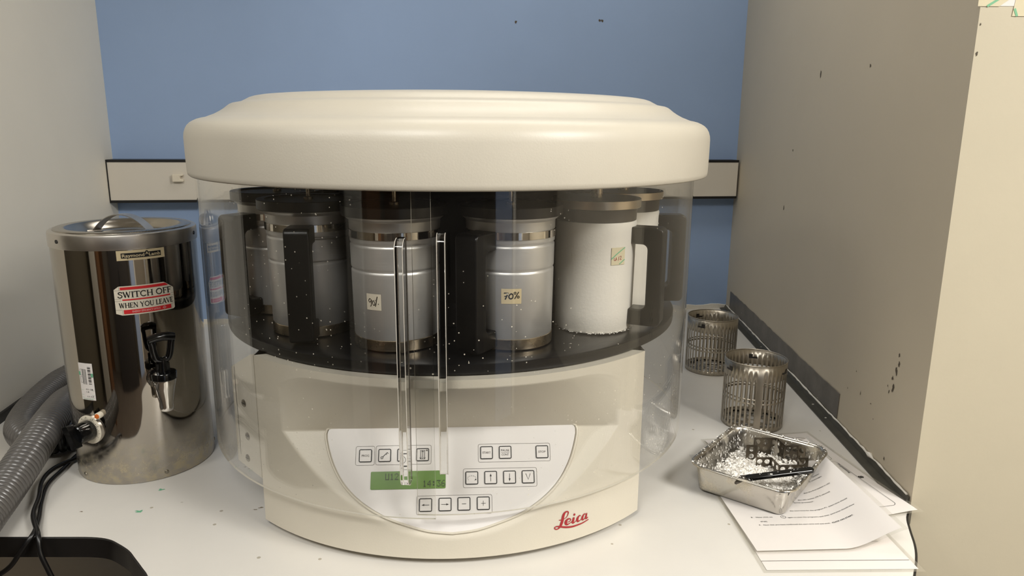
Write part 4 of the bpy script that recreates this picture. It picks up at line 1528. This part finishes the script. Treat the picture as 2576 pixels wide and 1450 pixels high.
mb = MB()
klathe(mb, [(0.0235, -0.010), (0.0235, 0.0014)], 48, 1)
klathe(mb, [(0.0235, 0.0014), (0.0228, 0.0018), (0.0001, 0.0018)], 48, 0)
dl = mb.build('thermostat_dial', ['label', 'urn_rim'], UB)
mb = MB()
for k in range(29):
    a = R_(210 - k * 8.6)
    l = 0.0045 if k % 4 == 0 else 0.003
    mb.ribbon([(0.0158 * cos(a), 0.0158 * sin(a)), ((0.0158 + l) * cos(a), (0.0158 + l) * sin(a))], 0.0005, kf, 0.0024)
for tx, a in (('40', 128), ('60', 100), ('80', 62), ('100', 24), ('110', -10)):
    a = R_(a)
    text_on(mb, kf, tx, 0.0205 * cos(a), 0.0205 * sin(a) - 0.0008, 0.0018, 0.0024, None, 'c')
mb.build('dial_marks', 'black_ink', dl, smooth=0, recalc=False)
mb = MB()
klathe(mb, [(0.0160, 0.0025), (0.0165, 0.0040), (0.0155, 0.0260), (0.0140, 0.0275), (0.0001, 0.0278)], 36)
mb.prism(rrect(-0.0055, -0.0190, 0.0055, 0.0190, 0.002, 3), 0.0265, 0.0380, fmap=lambda x, y, h: kf(x * cos(.4) - y * sin(.4), x * sin(.4) + y * cos(.4), h))
mb.build('thermostat_knob', 'black_gloss', UB, smooth=40)
# pilot light
pa = R_(-104.9)
er2, et2 = Vector((cos(pa), sin(pa), 0)), Vector((-sin(pa), cos(pa), 0))
PC = Vector((UC[0], UC[1], 0.1195)) + er2 * UR
mb = MB()
rg = lambda prof: [[tuple(PC + et2 * (r * cos(2 * pi * i / 24)) + Vector((0, 0, r * sin(2 * pi * i / 24))) + er2 * h) for i in range(24)] for r, h in prof]
mb.grid(rg([(0.0050, -0.002), (0.0050, 0.0075), (0.0044, 0.0085), (0.0038, 0.0085)]), 0, close_u=True)
mb.grid(rg([(0.0038, 0.0085), (0.0034, 0.0095), (0.0001, 0.0100)]), 1, close_u=True)
mb.build('pilot_light', ['white_plastic', 'orange'], UB)
# tap
ta = R_(-57.0)
er3, et3 = Vector((cos(ta), sin(ta), 0)), Vector((-sin(ta), cos(ta), 0))
TB = Vector((UC[0], UC[1], 0))


def tf(x, y, z):
    return tuple(TB + er3 * (UR + x) + et3 * y + Vector((0, 0, z)))


tap = bpy.data.objects.new('tap', None)
COL.objects.link(tap)
tap.parent = UB
mb = MB()
mb.tube([tf(-0.002, 0, 0.172), tf(0.012, 0, 0.172), tf(0.034, 0, 0.174)], [0.0115, 0.0105, 0.0120], 20)
mb.tube([tf(-0.001, 0, 0.172), tf(0.004, 0, 0.172)], 0.0165, 24)
c = tf(0.034, 0, 0)
mb.lathe([(0.0001, 0.1280), (0.0088, 0.1280), (0.0096, 0.1290), (0.0102, 0.1350), (0.0100, 0.1410), (0.0146, 0.1640), (0.0172, 0.1760), (0.0172, 0.1800), (0.0001, 0.1800)], 36, (c[0], c[1], 0))
mb.build('spout', 'chrome', tap, smooth=40)
mb = MB()
mb.lathe([(0.0001, 0.1790), (0.0178, 0.1790), (0.0188, 0.1800), (0.0190, 0.1890), (0.0180, 0.1905), (0.0001, 0.1915)], 36, (c[0], c[1], 0))
mb.build('bonnet', 'black_gloss', tap)
mb = MB()
lv = lambda x, y, z: tf(x, y, z)
ring = smooth_line([(0, 0.209), (0.008, 0.212), (0.0115, 0.222), (0.0135, 0.236), (0.0140, 0.244), (0.0, 0.246), (-0.0140, 0.244), (-0.0135, 0.236), (-0.0115, 0.222), (-0.008, 0.212), (0, 0.209)], 5)
tilt = lambda z: 0.034 + (z - 0.19) * 0.12
mb.tube([lv(tilt(z), y, z) for y, z in ring], 0.0052, 12, caps=False)
mb.tube([lv(tilt(.2445), -0.0185, .2445), lv(tilt(.246), -0.009, .2468), lv(tilt(.2475), 0, .2475), lv(tilt(.2475), 0.009, .2468), lv(tilt(.2445), 0.0185, .2445)], [0.0060, 0.0068, 0.0068, 0.0068, 0.0060], 14)
mb.tube([lv(0.034, 0, 0.189), lv(tilt(.2), 0, 0.200), lv(tilt(.21), 0, 0.211)], [0.0085, 0.0065, 0.0060], 14)
mb.box((-0.0028, -0.0095, 0.190), (0.0028, 0.0095, 0.204), mat=Matrix.Translation(Vector((c[0], c[1], 0))) @ Matrix.Rotation(ta, 4, 'Z'))
mb.build('lever', 'black_gloss', tap, smooth=50)

# ------------------------------------------------------------------ hose and cords
def dense(path, step):
    P = smooth_line(path, 24)
    out, acc = [P[0]], 0.0
    for a, b in zip(P[:-1], P[1:]):
        va, vb = Vector(a), Vector(b)
        l = (vb - va).length
        t = step - acc
        while t <= l:
            out.append(tuple(va.lerp(vb, t / l)))
            t += step
        acc = (acc + l) % step if t > l else 0.0
        acc = l - (t - step)
    return out


def ribbed(mb, path, rad, pitch, amp, n=28):
    P = dense(path, pitch / 10)
    rads = []
    for k in range(len(P)):
        s = abs(cos(pi * k / 10))
        rads.append(rad - amp * 1.2 + amp * 2.2 * (s ** 0.55))
    mb.tube(P, rads, n)


HS = thing('suction_hose', (-0.69, -0.05, 0), 'thick grey ribbed hose lying left of the steel boiler', 'hose')
mb = MB()
hpath = [(-0.648, -0.345, 0.0290), (-0.6650, -0.2459, 0.030), (-0.6750, -0.1538, 0.036), (-0.6790, -0.0715, 0.052), (-0.6890, 0.0161, 0.062), (-0.7150, 0.1350, 0.054), (-0.735, 0.235, 0.036), (-0.745, 0.34, 0.0300),
         (-0.755, 0.42, 0.0295), (-0.785, 0.43, 0.0295), (-0.8070, 0.354, 0.0295), (-0.8080, 0.2945, 0.0295), (-0.8000, 0.2175, 0.0295), (-0.7870, 0.1473, 0.0295), (-0.768, 0.090, 0.0290), (-0.740, 0.052, 0.0290), (-0.715, 0.036, 0.0290), (-0.697, 0.036, 0.0290)]
ribbed(mb, hpath, 0.0265, 0.0088, 0.0015)
mb.build('hose_tube', 'hose', HS, smooth=170)
mb = MB()
ribbed(mb, [(-0.705, 0.034, 0.0275), (-0.6813, 0.045, 0.0275), (-0.655, 0.058, 0.0275)], 0.0235, 0.0120, 0.0018)
mb.build('hose_cuff', 'cord', HS, smooth=170)
mb = MB()
mb.tube(smooth_line([(-0.615, 0.075, 0.030), (-0.632, 0.050, 0.010), (-0.6495, 0.0200, 0.006), (-0.6498, -0.034, 0.006), (-0.650, -0.0886, 0.006), (-0.634, -0.145, 0.006), (-0.6145, -0.1964, 0.006), (-0.6020, -0.2370, 0.008), (-0.6131, -0.2500, -0.008), (-0.632, -0.2490, -0.034), (-0.660, -0.2470, -0.056), (-0.70, -0.244, -0.10), (-0.72, -0.242, -0.25)], 6), 0.0034, 12)
tag(mb.build('power_cord', 'cord', smooth=60), 'black power cord from the boiler dropping over the worktop edge toward lower left', 'cord', 'black cords beside the boiler')
mb = MB()
mb.tube(smooth_line([(-0.612, 0.070, 0.020), (-0.626, 0.042, 0.0075), (-0.6400, 0.0121, 0.0065), (-0.6580, -0.0407, 0.0125), (-0.6560, -0.0900, 0.0150), (-0.6343, -0.1500, 0.0155), (-0.6237, -0.1916, 0.0100), (-0.5960, -0.2400, 0.0075), (-0.5898, -0.2530, -0.0140), (-0.5822, -0.2550, -0.040), (-0.5742, -0.2550, -0.068), (-0.56, -0.256, -0.12), (-0.55, -0.257, -0.25)], 6), 0.0034, 12)
tag(mb.build('power_cord', 'cord', smooth=60), 'black power cord looping over the other one, falling straight down the worktop edge', 'cord', 'black cords beside the boiler')

# ------------------------------------------------------------------ baskets
def basket(label, center, rz):
    t = thing('specimen_basket', (center[0], center[1], 0), label, 'basket', 'slotted steel baskets in the right corner')
    R0, H = 0.0575, 0.131
    t0 = 0.0009
    cx, cy = center

    def pt(a, z, r=R0):
        return (cx + r * cos(a + rz), cy + r * sin(a + rz), z)
    N = 40
    mb = MB()
    step = 2 * pi / N
    seam = (0, 1)
    zs_ = [0.0, 0.010, 0.0555, 0.0590, 0.1005, H]

    def shell(r):
        b = {}
        SUB = 5                            # five sub-columns per pitch: two solid, three open
        cols = N * SUB
        vs = [[mb.addv([pt(2 * pi * k / cols, z, r)]) for k in range(cols)] for z in zs_]
        for i in range(len(zs_) - 1):
            for k in range(cols):
                slot, ph = k // SUB, k % SUB
                op = i in (1, 3) and ph in (1, 2, 3) and slot not in (0,)
                if i == 4 and slot in (8, 9, 10, 24, 25, 26, 38, 39, 40) and False:
                    op = True
                if op:
                    continue
                k2 = (k + 1) % cols
                mb.face((vs[i][k], vs[i][k2], vs[i + 1][k2], vs[i + 1][k]))
    shell(R0)
    o = mb.build('slotted_wall', 'basket', t, smooth=40)
    md = o.modifiers.new('thickness', 'SOLIDIFY')
    md.thickness = 0.0011
    # bayonet slots near the rim as dark patches for their shaded openings, folded rim
    mb = MB()
    mb.tube([pt(2 * pi * k / 64, H, R0 - 0.0004) for k in range(65)], 0.0010, 6, caps=False)
    mb.build('rim', 'basket', t)
    for a in (0.9, 0.9 + 2 * pi / 3, 0.9 + 4 * pi / 3):
        mb = MB()
        for (u0, u1, z0, z1) in ((0.0, 0.30, 0.1125, 0.1160), (0.17, 0.30, 0.1125, 0.1215)):
            mb.grid([[pt(a + u0 + (u1 - u0) * k / 6, z, R0 + 0.0006) for k in range(7)] for z in (z0, z1)])
            mb.grid([[pt(a + u0 + (u1 - u0) * k / 6, z, R0 - 0.0018) for k in range(7)] for z in (z0, z1)])
        mb.build('bayonet_slot', 'backdrop', t, smooth=0)
    # perforated floor plates
    for z, nm in ((0.008, 'base_plate'), (0.064, 'shelf_plate')):
        mb = MB()
        holes = [(0.0, 0.0)] + [(0.021 * cos(k * pi / 3), 0.021 * sin(k * pi / 3)) for k in range(6)] + [(0.041 * cos(k * pi / 6 + .2), 0.041 * sin(k * pi / 6 + .2)) for k in range(12)]
        if nm == 'shelf_plate':
            mb.tube([pt(2 * pi * k / 48, z, R0 - 0.003) for k in range(49)], 0.0015, 6, caps=False)
            mb.build('shelf_ring', 'basket', t)
            continue
        NR, NA = 26, 96
        for i in range(NR):
            for k in range(NA):
                r_a, r_b = (R0 - .001) * i / NR, (R0 - .001) * (i + 1) / NR
                a_a, a_b = 2 * pi * k / NA, 2 * pi * (k + 1) / NA
                rm, am = (r_a + r_b) / 2, (a_a + a_b) / 2
                px, py = rm * cos(am), rm * sin(am)
                if any((px - hx) ** 2 + (py - hy) ** 2 < 0.0078 ** 2 for hx, hy in holes):
                    continue
                mb.poly([pt(a_a, z, r_a), pt(a_b, z, r_a), pt(a_b, z, r_b), pt(a_a, z, r_b)] if i else [pt(0, z, 0), pt(a_a, z, r_b), pt(a_b, z, r_b)])
        mb.build(nm, 'basket', t, smooth=0)
    return t


basket('slotted steel basket standing in front, behind the wax tray', (0.5770, 0.0170), R_(-112))
basket('slotted steel basket farther back, in the corner by the blue wall', (0.6280, 0.3340), R_(40))

# ------------------------------------------------------------------ steel tray with wax, dividers and scraper
TU = Vector((0.728, 0.685, 0)).normalized()
TV = Vector((-TU.y, TU.x, 0))
TC = Vector((0.4700, -0.2235, 0.0040))


def trf(x, y, z=0.0):
    return tuple(TC + TU * x + TV * y + Vector((0, 0, z)))


TRX, TRY, TRH = 0.0985, 0.0800, 0.0465
t = thing('steel_tray', tuple(TC), 'shallow worn steel tray of wax shavings, in front of the slotted baskets', 'tray')
mb = MB()
prof = [(-0.012, 0.0), (-0.0095, 0.0008), (-0.0078, 0.004), (-0.003, 0.034), (-0.0015, 0.0415), (0.0, 0.0440), (0.0020, 0.0460), (0.0045, 0.0462), (0.0060, 0.0450), (0.0062, 0.0435), (0.0050, 0.0430)]
rows = []
for off, z in prof:
    rr_ = 0.022 + off
    rows.append([trf(x, y, z) for x, y in rrect(-TRX - off + 0.004, -TRY - off + 0.004, TRX + off - 0.004, TRY + off - 0.004, max(rr_, .006), 8)])
mb.grid(rows, 0, close_u=True)
mb.poly(rows[0])
mb.build('pan', 'tray', t, smooth=50)
# wax smears stuck to the rim and inner walls
mb = MB()


def flake(mb, c, s, mi=0):
    a = random.uniform(0, 2 * pi)
    d = Vector((cos(a), sin(a), random.uniform(-0.6, 0.9))).normalized()
    e = d.cross(Vector((random.uniform(-1, 1), random.uniform(-1, 1), random.uniform(0.2, 1)))).normalized()
    n = d.cross(e)
    c = Vector(c)
    k = random.uniform(-0.5, 0.5)
    pts = [c - d * s - e * s * .35, c - d * s * .2 - e * s * .5 + n * s * k, c + d * s - e * s * .2, c + d * s * .8 + e * s * .4, c + e * s * .5 + n * s * k, c - d * s + e * s * .3]
    b = mb.addv([tuple(p) for p in pts])
    mb.face((b, b + 1, b + 4, b + 5), mi)
    mb.face((b + 1, b + 2, b + 3, b + 4), mi)


rim_pts = rrect(-TRX, -TRY, TRX, TRY, .02, 10)
rim_len = [0.0]
for a, b in zip(rim_pts, rim_pts[1:] + rim_pts[:1]):
    rim_len.append(rim_len[-1] + sqrt((a[0] - b[0]) ** 2 + (a[1] - b[1]) ** 2))


def rim_at(q):
    d = q * rim_len[-1]
    i = max(k for k in range(len(rim_pts)) if rim_len[k] <= d)
    a, b = rim_pts[i], rim_pts[(i + 1) % len(rim_pts)]
    w = (d - rim_len[i]) / max(rim_len[i + 1] - rim_len[i], 1e-6)
    x, y = a[0] + (b[0] - a[0]) * w, a[1] + (b[1] - a[1]) * w
    nx, ny = (b[1] - a[1]), -(b[0] - a[0])
    l = sqrt(nx * nx + ny * ny) or 1
    return x, y, nx / l, ny / l


for k in range(230):                                   # crumbs on the rolled rim
    x, y, nx, ny = rim_at(random.random())
    off = random.uniform(-0.0055, 0.0012)
    flake(mb, trf(x + nx * off, y + ny * off, TRH + 0.0006), random.uniform(.0007, .0020))
for k in range(330):                                   # drips and smears flat on the inner walls
    x, y, nx, ny = rim_at(random.random())
    dz = random.uniform(0.004, 0.036)
    inset = 0.0056 + dz * 0.20 + (0.0026 if abs(nx) > .15 and abs(ny) > .15 else 0)
    c = Vector(trf(x - nx * inset, y - ny * inset, TRH - dz))
    tx = (TU * -ny + TV * nx)
    up_ = Vector((0, 0, 1)) + (TU * nx + TV * ny) * 0.25
    a, b = random.uniform(.0004, .0016), random.uniform(.0006, .0036)
    mb.poly([tuple(c + tx * (a * cos(q) * random.uniform(.6, 1.2)) + up_ * (b * sin(q) * random.uniform(.6, 1.2))) for q in (0, .9, 1.8, 2.7, 3.6, 4.5, 5.4)])
mb.build('wax_smear', 'wax', t, smooth=0, recalc=False)['kind'] = 'stuff'
# the heap of shavings
mb = MB()
NG = 46
rows = []
for i in range(NG + 1):
    row = []
    for j in range(NG + 1):
        x = -0.080 + 0.160 * i / NG
        y = -0.062 + 0.124 * j / NG
        ed = min(1.0, (0.080 - abs(x)) / 0.02, (0.062 - abs(y)) / 0.018)
        ed = max(ed, 0.0)
        h = 0.004 + ed * (0.008 + 0.016 * math.exp(-(((x + 0.035) / 0.045) ** 2 + ((y - 0.022) / 0.040) ** 2)) + random.uniform(0, 0.005))
        row.append(trf(x, y, h))
    rows.append(row)
mb.grid(rows)
for k in range(2600):
    x, y = random.uniform(-0.078, 0.078), random.uniform(-0.060, 0.060)
    h = 0.012 + 0.016 * math.exp(-(((x + 0.035) / 0.045) ** 2 + ((y - 0.022) / 0.040) ** 2)) + random.uniform(0, 0.006)
    flake(mb, trf(x, y, h), random.uniform(.0012, .0034))
tag(mb.build('wax_shavings', 'wax', smooth=0, recalc=False), 'heap of white wax shavings lying in the steel tray', 'wax', None, 'stuff')


# perforated divider strips standing in the wax
def strip(mb, a, b, z0, z1, nh, rows_n, th=0.0010, hr=0.0044):
    """upright perforated plate from a to b with round holes"""
    a, b = Vector((*a, 0)), Vector((*b, 0))
    d = b - a
    L = d.length
    d.normalize()
    nn = Vector((-d.y, d.x, 0))
    nx, nz = max(10, int(L / 0.0008)), max(10, int((z1 - z0) / 0.0008))
    hs = [((i + .5) * L / nh, z1 - 0.0075 - j * 0.0125) for i in range(nh) for j in range(rows_n)]
    for i in range(nx):
        for j in range(nz):
            u0, u1 = L * i / nx, L * (i + 1) / nx
            w0, w1 = z0 + (z1 - z0) * j / nz, z0 + (z1 - z0) * (j + 1) / nz
            um, wm = (u0 + u1) / 2, (w0 + w1) / 2
            if any((um - hu) ** 2 + (wm - hw) ** 2 < hr * hr for hu, hw in hs):
                continue
            mb.poly([trf(*(a + d * u0).to_2d(), w0), trf(*(a + d * u1).to_2d(), w0), trf(*(a + d * u1).to_2d(), w1), trf(*(a + d * u0).to_2d(), w1)])


def world_to_tray(x, y):
    v = Vector((x, y, 0)) - Vector((TC.x, TC.y, 0))
    return (v.dot(TU), v.dot(TV))


def divider(label, pts, z0, z1):
    t = thing('perforated_divider', trf(*world_to_tray(*pts[0]), z0), label, 'divider', 'perforated steel strips in the tray')
    mb = MB()
    for a, b in zip(pts[:-1], pts[1:]):
        pa, pb = world_to_tray(*a), world_to_tray(*b)
        ln = sqrt((pa[0] - pb[0]) ** 2 + (pa[1] - pb[1]) ** 2)
        strip(mb, pa, pb, z0, z1, max(1, round(ln / 0.0125)), 2)
    o = mb.build('strip', 'divider', t, smooth=0)
    md = o.modifiers.new('thickness', 'SOLIDIFY')
    md.thickness = 0.0010
    return t


divider('folded perforated steel strip with round holes, rear one in the wax tray', [(0.4701, -0.1755), (0.4880, -0.1790), (0.4962, -0.1500), (0.5360, -0.1560), (0.5340, -0.1860), (0.5560, -0.1880), (0.5620, -0.2010)], 0.010, 0.0418)
divider('folded perforated steel strip with round holes, front one behind the black scraper', [(0.4715, -0.2091), (0.4953, -0.2122), (0.4944, -0.2400), (0.5330, -0.2440), (0.5380, -0.2197), (0.5560, -0.2212)], 0.008, 0.0350)
# black scraper
t = thing('wax_scraper', (0.41, -0.2925, 0.055), 'small black plastic scraper lying across the steel tray', 'scraper')
mb = MB()
SA, SB = Vector((0.4130, -0.2890, 0.0470)), Vector((0.5200, -0.2930, 0.0560))
d = (SB - SA)
L = d.length
dn = d.normalized()
sd = Vector((-dn.y, dn.x, 0)).normalized()
un = sd.cross(dn) * -1
if un.z < 0:
    un = -un
ol = rrect(0.0, -0.0062, L, 0.0062, 0.0058, 6)
mb.prism(ol, -0.0030, 0.0030, fmap=lambda x, y, z: tuple(SA + dn * x + sd * y + un * z))
o = mb.build('grip', 'black_gloss', t, smooth=30)
bevel(o, 0.0015, 2)
mb = MB()
ol = [(0.004, -0.004), (0.004, 0.006), (-0.004, 0.0090), (-0.019, -0.0045), (-0.0175, -0.0075), (-0.008, -0.005)]
mb.prism(ol, -0.0015, 0.0015, fmap=lambda x, y, z: tuple(SA + dn * x + sd * y + un * (z + x * .15)))
mb.build('blade', 'neck_dark', t, smooth=0)
mb = MB()
for k in range(18):
    x = random.uniform(0.01, L - 0.006)
    flake(mb, SA + dn * x + sd * random.uniform(-.004, .004) + un * 0.0034, random.uniform(.0006, .0018))
mb.build('wax_smear', 'wax', t, smooth=0, recalc=False)['kind'] = 'stuff'

# ------------------------------------------------------------------ instruction sheets
def sheet(name, label, BLc, ang, wd, ht, lift, draw=None, border=0.006, nu=30, nv=24, z=0.0006):
    """laminated page: BLc bottom-left corner, ang direction of the bottom edge, lift(u, v) height"""
    e1 = Vector((cos(ang), sin(ang), 0))
    e2 = Vector((-sin(ang), cos(ang), 0))
    t = thing(name, (BLc[0], BLc[1], 0), label, 'paper', 'laminated instruction pages by the wax tray')

    def f(u, v, h=0.0):
        zz, pull = lift(u, v)
        p = Vector((BLc[0], BLc[1], 0)) + e1 * (u - pull) + e2 * v
        return (p.x, p.y, z + zz + h)
    mb = MB()
    us = [border + (wd - 2 * border) * k / nu for k in range(nu + 1)]
    vs = [border + (ht - 2 * border) * k / nv for k in range(nv + 1)]
    mb.grid([[f(u, v, 0.0) for u in us] for v in vs])
    o = mb.build('page', 'paper', t, smooth=60)
    mb = MB()
    U = [0.0] + us + [wd]
    V = [0.0] + vs + [ht]
    for (ua, va) in ((U, [0.0, border]), (U, [ht - border, ht]), ([0.0, border], vs), ([wd - border, wd], vs)):
        mb.grid([[f(u, v, 0.0003) for u in ua] for v in va])
    mb.build('film_border', 'laminate_film', t, smooth=60)
    if draw:
        mb = MB()
        draw(mb, f)
        mb.build('printed_text', ['black_ink', 'grey_ink'], o, smooth=0, recalc=False)
    return t


def ss(x):
    x = max(0.0, min(1.0, x))
    return x * x * (3 - 2 * x)


# lowest page
def draw_low(mb, f):
    mb.ribbon([(0.100, 0.072), (0.186, 0.070), (0.1765, 0.094)], 0.0005, f, 0.0005)
    mb.ribbon([(0.006, 0.026), (0.205, 0.026)], 0.0008, f, 0.0004, 1)


sheet('instruction_sheet', 'lowest laminated page, its blank bottom edge at the front of the worktop', (0.3630, -0.4520), R_(-7.0), 0.212, 0.300, lambda u, v: (0.0, 0.0), draw_low)


# page headed Programming
def draw_mid(mb, f):
    W_, = (0.212,)
    frame_on(mb, f, 0.020, 0.026, W_ - 0.020, 0.180, 0.008, 0.0006, 0.0005)
    frame_on(mb, f, 0.020, 0.186, W_ - 0.020, 0.280, 0.008, 0.0006, 0.0005)
    # heading runs along the right-hand frame line
    g = lambda a, b, h=0.0: f(W_ - 0.024 - b * 1.0, 0.174 - a, h)
    g2 = lambda a, b, h=0.0: f(W_ - 0.0245 + b, 0.170 - a, h)
    text_on(mb, g2, 'Programming', 0.0, 0.0, 0.0040, 0.0006, 0.034, 'l', 0, 0.012)
    text_on(mb, lambda a, b, h=0.0: f(W_ - 0.0185 + b, 0.124 - a, h), '8', 0.0, 0.0, 0.0085, 0.0006, 0.0070, 'l', 0, 0.03)


sheet('instruction_sheet', 'laminated page headed Programming, reaching under the other page toward the pillar', (0.4540, -0.3560), R_(2.0), 0.216, 0.303,
      lambda u, v: (0.0014 + 0.004 * ss((u - 0.15) / 0.06) * ss(1 - v / 0.12), 0.0), draw_mid)


# topmost page with numbered text
def draw_top(mb, f):
    lines = [(0.072, 0.0560, '9.   Now that you have confirmed the start time and end time,', 0.0415 - .0, 0.020, 0.138),
             ]
    def ln(v, u0, u1, tx, bold=0.006):
        text_on(mb, f, tx, u0, v, 0.0026, 0.0005, u1 - u0, 'l', 0, bold)
    ln(0.0680, 0.0338, 0.1385, '9.   Now that you have confirmed the start time and end time,')
    ln(0.0672, 0.1412, 0.1745, 'CLICK ON START.', 0.022)
    ln(0.0772, 0.0398, 0.0500, '07:00).')
    ln(0.0890, 0.0300, 0.0620, '8.   Now click on')
    mb.ribbon(arc(0.0782, 0.0898, .0036, .0036, 0, 360, 18), 0.0005, f, 0.0005)
    mb.ribbon([(0.0782, 0.0922), (0.0782, 0.0898), (0.0798, 0.0890)], 0.0005, f, 0.0005)
    ln(0.0868, 0.0840, 0.1868, "again to view the program's end time. (end time should show")
    ln(0.1050, 0.0952, 0.1850, 'the start time for the program P1. (start time should')
    ln(0.1282, 0.1115, 0.1430, 'tissue processor.')
    ln(0.1360, 0.1215, 0.1735, 'the U01 basket (70 % ethanol)')
    ln(0.1540, 0.1390, 0.1830, 'that the first basket is U01')
    ln(0.1780, 0.1600, 0.1815, 'a overnight')
    ln(0.1862, 0.1700, 0.1812, 'position')


def lift_top(u, v):
    q = ss((u - 0.1276) / 0.1043)
    return (0.0028 + 0.033 * q, 0.0081 * q)


sheet('instruction_sheet', 'uppermost curling laminated page of numbered text, lying partly under the steel tray', (0.3689, -0.4134), -0.0925, 0.2176, 0.300, lift_top, draw_top)

# ------------------------------------------------------------------ notice taped to the pillar
t = thing('wall_notice', tuple(RF + PD * 0.05 + Vector((0, 0, 0.74))), 'white paper notice taped to the cream pillar, at the top right corner', 'notice')
mb = MB()
patch(mb, fP, 0.002, 0.30, 0.7200, 0.95, 0.0005, 4)
mb.build('page', 'paper', t, smooth=0)
mb = MB()
mb.poly([fP(a, b, .0009) for a, b in ((-.004, .7195), (0.024, .7195), (0.046, .7350), (0.046, .790), (-.004, .790))])
tp = mb.build('tape_piece', 'tape', t, smooth=0)
mb = MB()
mb.ribbon([(0.008, .7195), (0.036, .7375)], 0.0030, fP, 0.0012)
mb.build('tape_stripe', 'green_tape', tp, smooth=0, recalc=False)
mb = MB()
mb.poly([fP(a, b, .0009) for a, b in ((0.0425, .7075), (0.110, .7075), (0.110, .790), (0.050, .790))])
tp = mb.build('tape_piece', 'tape', t, smooth=0)
mb = MB()
mb.ribbon([(0.049, .7075), (0.0445, .7170)], 0.003, fP, 0.0012)
mb.ribbon([(0.0665, .7200), (0.058, .7390)], 0.004, fP, 0.0012)
mb.build('tape_stripe', 'green_tape', tp, smooth=0, recalc=False)
